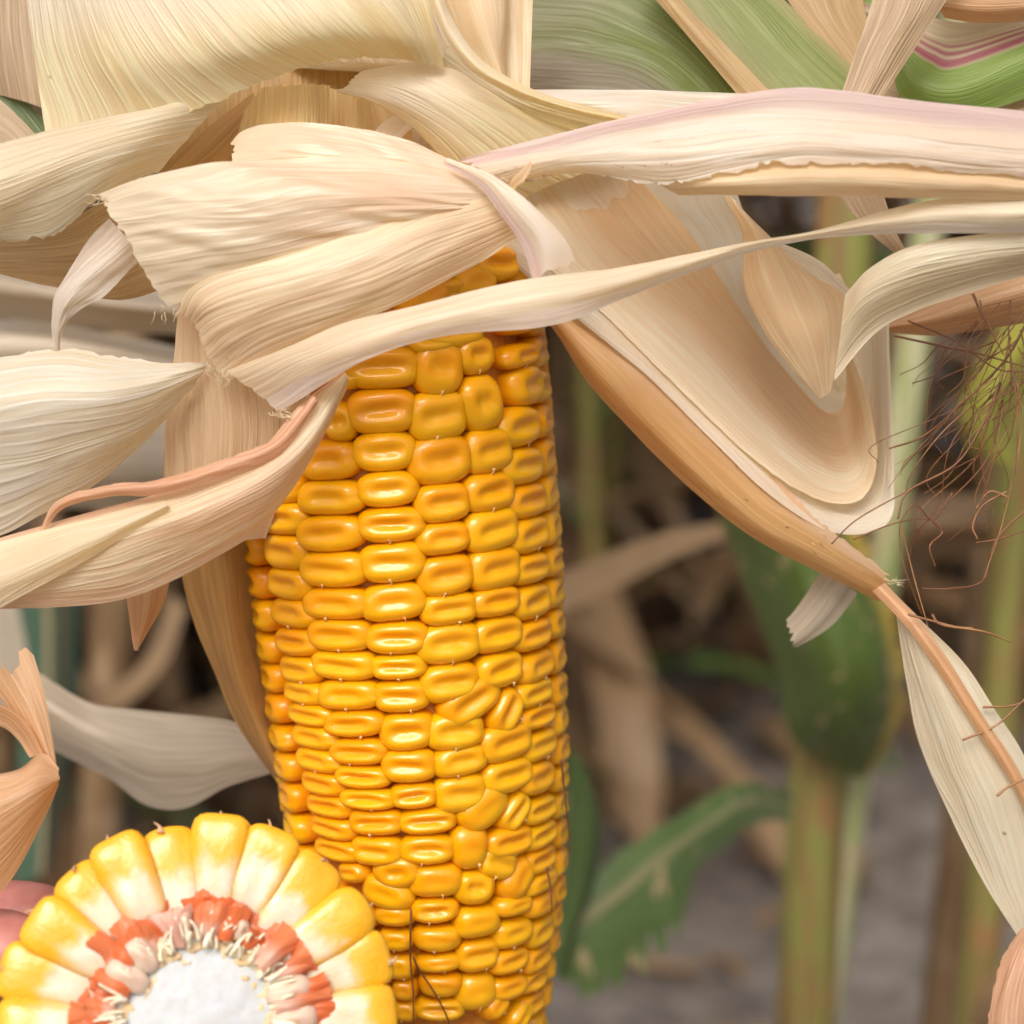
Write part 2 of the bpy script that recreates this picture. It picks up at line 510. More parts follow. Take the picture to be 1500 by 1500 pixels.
def blade_mesh(rails, nu, nv, rip=0.0, ripf=3.0, crump=0.0, crf=2.0, rag_end=0.0, rag_start=0.0, rag0=0.0, rag1=0.0, curl0=0.0, curl1=0.0,
               world=False, wave=0.0):
    """rails: lists of (px, py, depth cm) running along the veins, ordered across the blade"""
    _seed[0] += 1
    sd = _seed[0]
    W = [[p if world else P(*p) for p in r] for r in rails]
    tt = np.linspace(0, 1, 160)
    dense = []
    for r in W:
        c = cr(r, tt)
        L = np.concatenate([[0], np.cumsum(np.linalg.norm(np.diff(c, axis=0), axis=1))])
        L /= L[-1]
        dense.append(cr(r, np.interp(np.linspace(0, 1, 160) * 0.5 + tt * 0.5, L, tt)))
    dense = np.array(dense)                       # rails x 160 x 3
    vv = np.linspace(0, 1, nv)
    full = np.array([cr(dense[:, k, :], vv) for k in range(160)])    # 160 x nv x 3
    length = np.linalg.norm(np.diff(full[:, nv // 2], axis=0), axis=1).sum() * 100
    width = np.mean(np.linalg.norm(np.diff(full[::16], axis=1), axis=2).sum(axis=1)) * 100
    U, V = np.meshgrid(np.linspace(0, 1, nu), vv, indexing='ij')
    a = rag_start * np.abs(n1(V * width * 2.2, sd) * 0.6 + n1(V * width * 17, sd + 1) * 0.4) / max(length, .01)
    b = 1 - rag_end * np.abs(n1(V * width * 2.2, sd + 2) * 0.6 + n1(V * width * 17, sd + 3) * 0.4) / max(length, .01)
    Ue = a + (b - a) * U
    c = rag0 * np.abs(n1(U * length * 1.4, sd + 4) * 0.6 + n1(U * length * 11, sd + 5) * 0.4) / max(width, .01)
    d = 1 - rag1 * np.abs(n1(U * length * 1.4, sd + 6) * 0.6 + n1(U * length * 11, sd + 7) * 0.4) / max(width, .01)
    Ve = c + (d - c) * V
    x = Ue * 159
    i0 = np.clip(np.floor(x).astype(int), 0, 158)
    fx = (x - i0)[..., None]
    y = Ve * (nv - 1)
    j0 = np.clip(np.floor(y).astype(int), 0, nv - 2)
    fy = (y - j0)[..., None]
    pts = (full[i0, j0] * (1 - fx) * (1 - fy) + full[i0 + 1, j0] * fx * (1 - fy) +
           full[i0, j0 + 1] * (1 - fx) * fy + full[i0 + 1, j0 + 1] * fx * fy)
    du = np.gradient(pts, axis=0)
    dv = np.gradient(pts, axis=1)
    nm = np.cross(du, dv)
    nm /= np.linalg.norm(nm, axis=2, keepdims=True) + 1e-12
    cu, cv = Ue * length, Ve * width
    off = np.zeros_like(U)
    if rip:
        ph = cv + 0.12 * n2(cu * 0.4, cv * 0.7, sd + 8)
        r1 = n1(ph * ripf, sd + 9) + 0.5 * n1(ph * ripf * 2.3, sd + 10)
        off += rip * r1 * (0.55 + 0.45 * n2(cu * 0.5, cv * 0.8, sd + 11))
    off += 0.014 * n2(cu * 1.1, cv * 3.2, sd + 16) + 0.006 * n2(cu * 3.1, cv * 8.0, sd + 17) + 0.03 * n2(cu * 0.45, cv * 0.9, sd + 18)
    if crump:
        sk = cv + 0.35 * cu
        off += crump * (0.6 * n2(cu * crf * 0.35, sk * crf, sd + 12) + 0.45 * n2(cu * crf * 0.5, sk * crf * 2.6, sd + 13) + 0.2 * n2(cu * crf * 0.8, cv * crf * 6, sd + 15))
    if wave:
        off += wave * np.abs(2 * V - 1) ** 2 * n1(cu * 0.5 + 5 * (V > .5), sd + 14)
    if curl0:
        off += curl0 * np.exp(-cv / 0.07)
    if curl1:
        off += curl1 * np.exp(-(width - cv) / 0.07)
    pts = pts + nm * (off * 0.01)[..., None]
    idx = np.arange(nu * nv).reshape(nu, nv)
    f = np.stack([idx[:-1, :-1], idx[1:, :-1], idx[1:, 1:], idx[:-1, 1:]], -1).reshape(-1, 4)
    uvs = {'cm': np.stack([cu + sd * 3.1, cv + sd * 1.7], -1).reshape(-1, 2), 'st': np.stack([Ue, Ve], -1).reshape(-1, 2)}
    return pts.reshape(-1, 3), f, uvs


def blade(name, parent, mat, rails, label=None, nu=90, nv=50, **kw):
    v, f, uvs = blade_mesh(rails, nu, nv, **kw)
    return mesh_obj(name, v, f, M[mat], parent, label, uvs=uvs)


def tube_data(pts, radii, ns=8):
    pts = np.asarray(pts, float)
    n = len(pts)
    tan = np.gradient(pts, axis=0)
    tan /= np.linalg.norm(tan, axis=1, keepdims=True) + 1e-12
    ref = np.array([0.3, 0.9, 0.1]) if abs(tan[0][1]) < 0.8 else np.array([1.0, 0, 0.2])
    verts, uv, st = [], [], []
    L = np.concatenate([[0], np.cumsum(np.linalg.norm(np.diff(pts, axis=0), axis=1))]) * 100
    for k in range(n):
        s = np.cross(tan[k], ref)
        s /= np.linalg.norm(s)
        b = np.cross(s, tan[k])
        ref = b if False else ref
        for j in range(ns):
            a = 2 * math.pi * j / ns
            verts.append(pts[k] + radii[k] * (math.cos(a) * s + math.sin(a) * b))
            uv.append((L[k], j / ns * 2 * math.pi * radii[k] * 100))
            st.append((k / (n - 1), j / ns))
    f = []
    for k in range(n - 1):
        for j in range(ns):
            f.append((k * ns + j, k * ns + (j + 1) % ns, (k + 1) * ns + (j + 1) % ns, (k + 1) * ns + j))
    f.append(tuple(range(ns - 1, -1, -1)))
    f.append(tuple((n - 1) * ns + j for j in range(ns)))
    return verts, f, uv, st


def tubes(name, list_of, mat, parent=None, label=None, kind=None, ns=8):
    V, F, UV, ST = [], [], [], []
    for pts, rad in list_of:
        v, f, uv, st = tube_data(pts, rad, ns)
        o = len(V)
        V += v
        F += [tuple(i + o for i in q) for q in f]
        UV += uv
        ST += st
    return mesh_obj(name, V, F, M[mat], parent, label, kind, uvs={'cm': UV, 'st': ST})


# ---------------------------------------------------------------- the ground
gs = 300.0
n = 60
xs = np.sign(np.linspace(-1, 1, n)) * np.abs(np.linspace(-1, 1, n)) ** 4 * gs
X, Y = np.meshgrid(xs, xs, indexing='ij')
Z = 0.02 * n2(X * 3, Y * 3, 2) * (np.abs(X) + np.abs(Y) < 30)
idx = np.arange(n * n).reshape(n, n)
gf = np.stack([idx[:-1, :-1], idx[1:, :-1], idx[1:, 1:], idx[:-1, 1:]], -1).reshape(-1, 4)
ground = mesh_obj('ground', np.stack([X, Y, Z], -1).reshape(-1, 3), gf, M['soil'], kind='structure')

# ---------------------------------------------------------------- the ear: axis and kernels
EAR_TOP = P(556, -150, 32.6)
ear = thing('corn_ear', 'hanging ear of ripe yellow corn with its dry cream husks peeled back', 'corn ear', EAR_TOP)

AX_Y = np.array([190, 240, 310, 400, 800, 1100, 1300, 1500, 1650, 1740])
AX_X = np.array([540, 543, 547, 553, 590, 617, 630, 638, 646, 650])
AX_R = np.array([20, 120, 205, 250, 243, 225, 207, 170, 130, 60])


def axis_at(py):
    """camera-space axis point (X, Y, D) and cob radius, metres"""
    D = (32.35 + (py - 800) * 0.0016) * 0.01
    px = np.interp(py, AX_Y, AX_X)
    return (px - 750) * K * D, (750 - py) * K * D, D, np.interp(py, AX_Y, AX_R) * K * D * 0.985


def cob_point(py, phi):
    """crown point at axis height py, phi measured from the side that faces the camera, positive to the right"""
    X, Y, D, r = axis_at(py)
    p = np.array([X + r * math.sin(phi), Y, D - r * math.cos(phi)])
    return p


def cob_solve(px, py):
    """(axis py, phi) of the crown point seen at px, py"""
    a = py
    for _ in range(8):
        X, Y, D, r = axis_at(a)
        d = D - r * 0.8
        for _ in range(6):
            s = max(-0.985, min(0.985, ((px - 750) * K * d - X) / r))
            d = D - r * math.sqrt(1 - s * s)
        ysee = 750 - Y / (K * d)
        a += (py - ysee)
    return a, math.asin(s)


def pad_mesh(name, mat, nexp=2.9, dent=0.2, dentw=0.26, dentl=0.62, taper=0.0, skew=0.0, bulge=0.9, na=36, depth=2.2, nibsz=0.0, seed=0, lump=0.03,
             power=2.4, shrink=0.93):
    """a kernel: rounded crown in x, y (-1..1), z = 0 at the crown, flanks running down to -depth"""
    rings = [0.12, 0.24, 0.36, 0.48, 0.6, 0.7, 0.79, 0.86, 0.92, 0.965, 0.992]
    ang = [2 * math.pi * k / na for k in range(na)]
    V = []

    def zc(x, y, rho):
        z = -bulge * (1 - max(0.0, 1 - rho ** power) ** 0.5)
        z -= dent * math.exp(-((y - 0.05 + skew * x) / dentw) ** 2) * math.exp(-(x / dentl) ** 4)
        if nibsz:
            z += nibsz * math.exp(-((x - 0.05) / 0.06) ** 2 - ((y + 0.8) / 0.09) ** 2)
        z += lump * float(n2(x * 1.7 + 5, y * 1.7 + 3, seed))
        return z
    V.append((0, 0, zc(0, 0, 0)))
    sup = [(abs(math.cos(a)) ** nexp + abs(math.sin(a)) ** nexp) ** (-1 / nexp) for a in ang]
    for rho in rings:
        for a, s in zip(ang, sup):
            x, y = rho * s * math.cos(a), rho * s * math.sin(a)
            wob = 1 + 0.03 * float(n1(a * 1.3, seed))
            xx = x * (1 - taper * (1 - y) / 2) * wob
            V.append((xx, y * wob, zc(x, y, rho)))
    for zz, sc in ((-bulge - 0.15, 1.0), (-bulge - 0.6, 0.985), (-depth, shrink)):
        for a, s in zip(ang, sup):
            x, y = s * math.cos(a) * sc, s * math.sin(a) * sc
            V.append((x * (1 - taper * (1 - y) / 2), y, zz))
    F = [(0, 1 + k, 1 + (k + 1) % na) for k in range(na)]
    nr = len(rings) + 3
    for i in range(nr - 1):
        for k in range(na):
            a0 = 1 + i * na
            F.append((a0 + k, a0 + na + k, a0 + na + (k + 1) % na, a0 + (k + 1) % na))
    F.append(tuple(1 + (nr - 1) * na + k for k in range(na)))
    me = bpy.data.meshes.new(name)
    me.from_pydata(V, [], F)
    me.polygons.foreach_set('use_smooth', [True] * len(me.polygons))
    me.materials.append(M[mat])
    return me


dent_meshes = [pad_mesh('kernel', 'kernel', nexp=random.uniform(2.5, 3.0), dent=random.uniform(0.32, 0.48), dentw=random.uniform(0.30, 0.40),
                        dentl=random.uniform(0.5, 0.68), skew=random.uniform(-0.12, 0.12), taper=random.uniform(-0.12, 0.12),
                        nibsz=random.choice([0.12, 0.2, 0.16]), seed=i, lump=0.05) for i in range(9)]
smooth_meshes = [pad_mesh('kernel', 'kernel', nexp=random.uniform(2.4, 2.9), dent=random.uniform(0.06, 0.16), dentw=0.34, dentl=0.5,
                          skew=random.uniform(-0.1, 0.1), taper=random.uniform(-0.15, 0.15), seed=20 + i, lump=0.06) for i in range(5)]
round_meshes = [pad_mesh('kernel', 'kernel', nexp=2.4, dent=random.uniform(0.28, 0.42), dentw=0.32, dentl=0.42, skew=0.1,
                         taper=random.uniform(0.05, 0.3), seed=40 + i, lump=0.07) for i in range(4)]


def kernel_matrix(py, phi, wd, hd, rot, zs=0.0032):
    p = cob_point(py, phi)
    n = np.array([math.sin(phi), 0.0, -math.cos(phi)])
    a2, a1 = np.array(axis_at(py + 20)[:3]), np.array(axis_at(py - 20)[:3])
    b = a1 - a2
    b /= np.linalg.norm(b)
    tg = np.cross(b, -n)
    tg /= np.linalg.norm(tg)
    if np.dot(tg, [math.cos(phi), 0, math.sin(phi)]) < 0:
        tg = -tg
    n = np.cross(tg, b)
    if np.dot(n, [math.sin(phi), 0, -math.cos(phi)]) < 0:
        n = -n
    c, s = math.cos(rot), math.sin(rot)
    ex, ey = c * tg + s * b, -s * tg + c * b
    w3 = lambda q: RT * q[0] + UP * q[1] + FW * q[2]
    pw = cam2world(*p)
    m = Matrix.Identity(4)
    for i, (vec, sc) in enumerate(((w3(ex), wd / 2), (w3(ey), hd / 2), (w3(n), zs))):
        for r in range(3):
            m[r][i] = vec[r] * sc
    for r in range(3):
        m[r][3] = pw[r]
    return m


ker_list = []       # (py, phi, width m, height m, rot, style)


def k3(x0, y0):
    return lambda xa, xb, ya, yb: (x0 + (xa + xb) / 6, y0 + (ya + yb) / 6, (xb - xa) / 3, (yb - ya) / 3, 0, 'd')


q5, q8 = k3(500, 500), k3(500, 1000)
traced = [
    # second row from the left of the centre
    q5(15, 345, 20, 215), q5(15, 332, 212, 412), q5(42, 336, 402, 582), q5(62, 342, 578, 738), q5(65, 365, 735, 892), q5(75, 372, 892, 1072),
    q5(78, 372, 1072, 1242), q5(106, 382, 1240, 1388), q5(118, 375, 1384, 1502), q8(132, 388, 0, 148), q8(158, 414, 142, 316), q8(168, 418, 304, 457),
    q8(206, 424, 454, 570), q8(256, 510, 563, 684), q8(262, 495, 680, 818), q8(308, 535, 808, 962), q8(302, 524, 960, 1078), q8(312, 538, 1080, 1204),
    q8(340, 530, 1202, 1292), q8(342, 544, 1290, 1402), q8(328, 548, 1400, 1506),
    # centre row
    q5(318, 568, 225, 442), q5(315, 603, 412, 638), q5(342, 594, 628, 802), q5(346, 588, 798, 948), q5(352, 608, 946, 1128),
    q5(368, 614, 1112, 1258), q5(358, 628, 1243, 1428), q5(368, 622, 1418, 1600), q8(398, 640, 138, 312), q8(422, 662, 280, 428),
    q8(428, 660, 412, 588), q8(526, 714, 994, 1138), q8(530, 714, 1134, 1288),
    # row right of the centre
    q5(588, 788, 383, 582), q5(582, 804, 573, 753), q5(588, 814, 740, 926), q5(606, 824, 908, 1098), q5(618, 816, 1078, 1216), q5(622, 830, 1210, 1372),
    q5(636, 836, 1368, 1530), q8(652, 874, 184, 352), q8(662, 874, 334, 494), q8(676, 874, 636, 778), q8(706, 880, 936, 1038), q8(706, 880, 1036, 1178),
    q8(692, 860, 1172, 1292), q8(692, 856, 1288, 1408),
]
# left row, straight pixels
for (a, b, c, d) in ((466, 516, 592, 650), (430, 515, 648, 707), (423, 522, 706, 759), (420, 524, 758, 813), (425, 527, 811, 865), (430, 532, 863, 913),
                     (436, 537, 909, 959), (443, 542, 956, 1002), (452, 547, 999, 1046), (460, 556, 1044, 1086), (474, 558, 1085, 1126),
                     (480, 562, 1124, 1160), (490, 572, 1158, 1192), (502, 584, 1190, 1230), (506, 584, 1229, 1275)):
    traced.append(((a + b) / 2, (c + d) / 2, b - a, d - c, 0, 'd'))
# the odd ones: centre x, y, width, height, rotation (degrees, anticlockwise), style
traced += [(650, 540, 76, 84, -12, 'r'), (707, 520, 58, 56, 0, 'r'), (717, 591, 62, 86, 14, 'r'),
           (698, 1030, 98, 48, 24, 'd'), (754, 1043, 66, 44, 52, 'd'), (717, 1186, 84, 50, 36, 's'), (766, 1191, 58, 40, 45, 'd'),
           (694, 1245, 58, 66, 0, 's'), (739, 1268, 60, 42, -22, 'd'), (770, 1289, 66, 46, 42, 's'), (702, 1305, 62, 54, -8, 'r'),
           (705, 1457, 56, 58, 0, 's'), (735, 1477, 48, 34, 35, 's'), (775, 1488, 48, 34, 40, 's'),
           (578, 1284, 76, 52, 10, 'r'), (562, 1314, 80, 44, -20, 's'), (508, 1282, 46, 34, 0, 's'), (572, 1346, 56, 36, 0, 'd'), (575, 1382, 54, 36, 0, 's'),
           (580, 1422, 50, 40, 0, 's'), (588, 1455, 40, 36, 0, 's'), (590, 1486, 40, 34, 0, 's'),
           (632, 428, 74, 90, -40, 's'), (706, 412, 70, 60, 0, 's'), (700, 462, 60, 60, 0, 's'), (640, 495, 70, 50, 0, 'd'),
           (500, 545, 60, 56, 0, 'd'), (560, 490, 90, 56, 0, 'd')]
DPHI = 2 * math.pi / 16.3
for (cx, cy, wp, hp, rot, stl) in traced:
    py, phi = cob_solve(cx, cy)
    D = axis_at(py)[2] - axis_at(py)[3] * math.cos(phi)
    c = max(0.45, math.cos(phi))
    r = math.radians(rot)
    wd = wp * K * D / (c if abs(rot) < 20 else (c * 0.5 + 0.5))
    ker_list.append([py, phi, wd * 1.04, hp * K * D * (1.06 if abs(rot) < 18 else 1.24), r, stl])


def add_col(phi_of_py, ys, style='d'):
    for a, b in zip(ys[:-1], ys[1:]):
        py = (a + b) / 2 + 0.0
        X, Y, D, r = axis_at(py)
        phi = phi_of_py(py)
        ker_list.append([py, phi, r * DPHI * 1.04, (b - a) * K * D * 1.06, random.uniform(-0.05, 0.05), style])


def col_ys(y0, y1, top=56, bot=38):
    ys, y = [], y0
    while y < y1:
        ys.append(y)
        y += np.interp(y, [400, 1500], [top, bot]) * random.uniform(0.9, 1.1)
    return ys


# fifth row (traced heights), then the rows on the flanks
E = [(780, 470, 35), (780, 520, 35), (790, 563, 60), (778, 625, 56), (783, 682, 52), (790, 733, 50), (792, 783, 50), (793, 833, 44), (796, 881, 50), (797, 930, 44),
     (802, 976, 46), (797, 1016, 40), (802, 1050, 36), (806, 1092, 44), (802, 1141, 48), (805, 1187, 40), (806, 1224, 38), (805, 1260, 40), (806, 1293, 32),
     (805, 1326, 36), (806, 1365, 42), (801, 1404, 40), (795, 1437, 34), (792, 1472, 36)]
for (x, y, h) in E:
    py, phi = cob_solve(x, y)
    X, Y, D, r = axis_at(py)
    ker_list.append([py, phi, r * DPHI * 1.04, h * K * D * 1.06, 0.0, 'd'])
Zl = [(390, 715, 50), (398, 762, 48), (403, 811, 50), (408, 858, 48), (414, 901, 44), (418, 943, 42), (424, 984, 40), (432, 1018, 36), (440, 1050, 34), (446, 1083, 36),
      (452, 1117, 36), (459, 1151, 36), (468, 1184, 34), (474, 1217, 34), (483, 1249, 32)]
for (x, y, h) in Zl:
    py, phi = cob_solve(x, y)
    X, Y, D, r = axis_at(py)
    ker_list.append([py, phi, r * DPHI * 1.04, h * K * D * 1.06, 0.0, 'd'])
EPHI = lambda py: np.interp(py, [450, 800, 1100, 1500], [R(57), R(57), R(58), R(60)])
ZPHI = lambda py: np.interp(py, [700, 950, 1250, 1500], [R(-53), R(-52), R(-48.5), R(-46)])
add_col(lambda p: EPHI(p) + DPHI, col_ys(440, 1560, 52, 38))
add_col(lambda p: EPHI(p) + 2 * DPHI, col_ys(460, 1600, 52, 38))
add_col(lambda p: ZPHI(p) - DPHI, col_ys(650, 1600, 50, 36))
add_col(lambda p: ZPHI(p) - 2 * DPHI, col_ys(630, 1600, 50, 36))
add_col(ZPHI, col_ys(1268, 1500, 40, 36), 's')
add_col(lambda p: R(-33), col_ys(1292, 1500, 40, 36), 's')
# rows hidden by the husk above, and the tip below the frame
hid = len(ker_list)
for c in range(8):
    add_col(lambda p, c=c: R(-58) + c * DPHI * 0.98, [y for y in (280, 330, 380, 430)] if c > 4 or c == 3 else [280, 330, 380, 430, 480, 530])
for c in range(9):
    add_col(lambda p, c=c: R(-58) + c * DPHI * 0.92, [1500 + j for j in (6, 42, 78, 112, 146, 178, 206)], 's')
for c in range(5):
    add_col(lambda p, c=c: R(115) + c * DPHI * 0.97, col_ys(300 + 15 * (c % 2), 1690, 54, 38))

front, back = [], []
for k in ker_list:
    (front if abs(k[1]) < R(112) and 395 < k[0] < 1540 else back).append(k)
STY = {'d': dent_meshes, 's': smooth_meshes, 'r': round_meshes}


def style_mesh(k):
    if k[5] == 'd' and k[0] > 1250 and random.random() < 0.5:
        return random.choice(smooth_meshes)
    return random.choice(STY[k[5]])


ear_inv = Matrix.Translation(-Vector(EAR_TOP))
for k in front:
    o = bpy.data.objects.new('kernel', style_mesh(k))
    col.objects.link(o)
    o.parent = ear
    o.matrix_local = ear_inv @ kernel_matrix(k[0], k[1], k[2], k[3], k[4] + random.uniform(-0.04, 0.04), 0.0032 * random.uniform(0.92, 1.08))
V, F = [], []
for k in back:
    me = style_mesh(k)
    mt = kernel_matrix(*k[:5])
    o = len(V)
    V += [tuple(mt @ v.co) for v in me.vertices]
    F += [tuple(i + o for i in p.vertices) for p in me.polygons]
mesh_obj('kernel_rows', V, F, M['kernelfar'], ear, 'yellow kernels on the far side of the cob', 'stuff')
# dried silk remnants at the lower lip of the kernels
nb = []
for k in front:
    if abs(k[1]) < R(62) and random.random() < 0.55:
        mt = kernel_matrix(*k[:5])
        x0 = random.uniform(-0.25, 0.35)
        p = [np.array(mt @ Vector((x0 + 0.05 * t * random.uniform(-1, 1), -0.72 - 0.22 * t, -0.30 - 0.10 * t + 0.05))) for t in np.linspace(0, 1.3, 5)]
        nb.append((np.array(p), np.array([0.00030, 0.00022, 0.00016, 0.00012, 0.00006]) * random.uniform(0.5, 1.0)))
tubes('silk_nib', nb, 'nibpale', ear, 'pale silk remnants between the kernels', 'stuff', ns=5)
# cob core
V, F = [], []
pys = np.linspace(192, 1745, 60)
for py in pys:
    X, Y, D, r = axis_at(py)
    for a in range(48):
        t = 2 * math.pi * a / 48
        rr = max(0.001, r - 0.0042)
        V.append(cam2world(X + rr * math.sin(t), Y, D - rr * math.cos(t)))
for i in range(59):
    for a in range(48):
        F.append((i * 48 + a, i * 48 + (a + 1) % 48, (i + 1) * 48 + (a + 1) % 48, (i + 1) * 48 + a))
mesh_obj('cob_core', V, F, M['core'], ear)
# shank at the top
sh = [P(545, 120, 32.6), P(550, 20, 32.6), P(552, -80, 33.0), P(556, -200, 34.0), P(565, -300, 37.0), P(580, -330, 41.0)]
c = cr(sh, np.linspace(0, 1, 24))
tubes('shank', [(c, np.linspace(0.016, 0.007, 24))], 'top', ear, ns=16)

# ---------------------------------------------------------------- husks of the ear
def husk(mat, rails, label=None, **kw):
    return blade('husk_leaf', ear, mat, rails, label, **kw)


husk('top', [[(30, -60, 30.2), (42, 20, 29.8), (52, 100, 29.6), (66, 200, 29.4)],
             [(120, -60, 29.3), (140, 20, 28.9), (175, 100, 28.7), (235, 180, 28.9)],
             [(230, -60, 28.8), (270, 10, 28.4), (325, 80, 28.3), (400, 118, 28.8)],
             [(350, -70, 28.6), (410, -5, 28.2), (460, 50, 28.2), (520, 88, 28.8)],
             [(470, -80, 28.7), (530, -10, 28.3), (580, 50, 28.4), (610, 93, 28.9)],
             [(560, -80, 29.2), (620, -10, 28.9), (640, 50, 28.9), (652, 102, 29.1)]],
     'broad golden husk bulging across the top left', nu=110, nv=150, rip=0.0084, ripf=4, rag_end=0.1)
husk('cream', [[(345, 128, 29.3), (230, 155, 28.6), (110, 178, 28.4), (0, 208, 28.3), (-80, 230, 28.3)],
               [(300, 175, 29.1), (210, 195, 28.4), (100, 225, 28.1), (0, 262, 28.0), (-80, 285, 28.0)],
               [(268, 212, 29.1), (185, 235, 28.4), (90, 270, 28.2), (0, 310, 28.2), (-80, 330, 28.2)],
               [(232, 254, 29.2), (150, 288, 28.7), (75, 350, 28.7), (0, 354, 28.8), (-80, 352, 28.9)]],
     'cream husk bent off to the left edge', nu=100, nv=90, rip=0.0077, ripf=4, rag1=0.12, curl0=-0.05)
husk('tan', [[(175, 280, 29.5), (80, 330, 29.6), (-60, 345, 29.8)],
             [(215, 340, 29.9), (110, 385, 30.0), (-60, 385, 30.2)],
             [(250, 420, 30.3), (170, 440, 30.5), (60, 420, 30.6)]], nu=60, nv=40, rip=0.0077)
husk('film', [[(160, 320, 29.2), (120, 362, 29.1), (85, 420, 29.1), (76, 470, 29.2), (82, 515, 29.3)],
              [(190, 355, 29.0), (135, 400, 28.9), (98, 440, 28.9), (84, 480, 29.1), (85, 518, 29.3)],
              [(200, 385, 29.2), (155, 432, 29.1), (112, 458, 29.1), (92, 490, 29.2), (88, 520, 29.3)]],
     'thin translucent strip of husk hanging down', nu=70, nv=30, crump=0.05, crf=3)
# crumpled front husk
husk('crump', [[(705, 268, 28.75), (640, 226, 28.7), (560, 195, 28.65), (450, 182, 28.75), (365, 190, 28.95), (338, 214, 29.1)],
               [(706, 272, 28.6), (630, 245, 28.5), (530, 222, 28.45), (430, 215, 28.5), (336, 228, 28.9)],
               [(707, 285, 28.6), (620, 262, 28.5), (520, 248, 28.45), (420, 246, 28.5), (334, 252, 28.8)]],
     nu=100, nv=40, crump=0.05, crf=3, rag_end=0.15, curl0=0.03)
husk('crump', [[(690, 262, 28.4), (600, 240, 28.2), (480, 226, 28.1), (340, 236, 28.1), (230, 255, 28.2), (145, 287, 28.5)],
               [(720, 290, 28.4), (620, 285, 28.0), (500, 280, 27.8), (360, 298, 27.8), (250, 308, 28.0), (165, 322, 28.3)],
               [(740, 305, 28.5), (640, 310, 28.1), (520, 322, 27.9), (400, 348, 27.9), (290, 365, 28.0), (200, 380, 28.3)],
               [(752, 318, 28.6), (650, 330, 28.4), (540, 360, 28.2), (430, 390, 28.2), (330, 420, 28.3), (240, 452, 28.5)]],
     'crumpled peach husk folded across the front of the ear', nu=130, nv=110, crump=0.075, crf=2.0, rip=0.0098, ripf=3, rag_end=0.1)
husk('lower', [[(258, 462, 28.5), (288, 416, 28.15), (400, 380, 28.0), (540, 335, 28.0), (650, 300, 28.2), (715, 278, 28.4)],
               [(285, 475, 28.6), (320, 455, 28.15), (430, 420, 27.9), (560, 370, 27.9), (680, 325, 28.2), (740, 305, 28.4)],
               [(305, 522, 28.7), (350, 492, 28.25), (460, 450, 28.0), (590, 400, 28.0), (700, 350, 28.3), (755, 325, 28.5)],
               [(330, 560, 28.8), (390, 532, 28.5), (480, 490, 28.3), (600, 438, 28.3), (700, 386, 28.5), (760, 346, 28.6)]],
     nu=110, nv=80, rip=0.0126, ripf=3.2, crump=0.03, crf=1.5, rag_start=0.15)
husk('band', [[(650, 238, 28.3), (700, 266, 28.15), (735, 310, 28.1), (768, 360, 28.15), (784, 414, 28.25)],
              [(652, 236, 28.25), (712, 262, 28.0), (757, 306, 27.9), (797, 356, 27.95), (812, 405, 28.1)],
              [(655, 234, 28.35), (724, 262, 28.05), (782, 304, 27.95), (826, 350, 28.05), (844, 393, 28.25)]],
     nu=80, nv=30, rip=0.0126, ripf=5, rag_end=0.2, curl0=0.05, curl1=0.05)
husk('ribbon', [[(330, 545, 28.55), (420, 508, 28.15), (500, 472, 27.9), (600, 447, 27.8), (760, 411, 27.8), (900, 392, 28.0), (1080, 357, 28.3), (1200, 333, 28.3), (1300, 305, 28.1), (1380, 288, 27.9), (1520, 283, 27.7)],
                [(370, 575, 28.6), (450, 535, 28.05), (520, 505, 27.7), (620, 472, 27.55), (780, 440, 27.6), (910, 415, 27.85), (1080, 366, 28.3), (1200, 342, 28.2), (1300, 325, 27.9), (1380, 315, 27.7), (1520, 312, 27.5)],
                [(408, 606, 28.7), (480, 560, 28.15), (540, 525, 27.8), (640, 493, 27.7), (812, 475, 27.8), (920, 434, 28.1), (1080, 377, 28.4), (1190, 352, 28.3), (1295, 344, 28.1), (1380, 342, 27.9), (1520, 338, 27.8)]],
     'long narrow husk ribbon crossing the ear from left to right', nu=220, nv=40, rip=0.0049, ripf=4, crump=0.02, crf=1.5, rag_start=0.12, curl0=0.03)
husk('cream', [[(1520, 338, 27.9), (1420, 345, 28.0), (1330, 362, 28.2), (1270, 393, 28.5), (1236, 430, 28.8)],
               [(1520, 370, 28.0), (1430, 385, 28.05), (1340, 405, 28.2), (1265, 440, 28.5), (1230, 490, 28.9)],
               [(1520, 395, 28.5), (1440, 420, 28.5), (1340, 455, 28.7), (1280, 488, 28.9), (1222, 556, 29.2)]],
     nu=90, nv=60, rip=0.0063, ripf=4, curl0=-0.04, curl1=0.05)
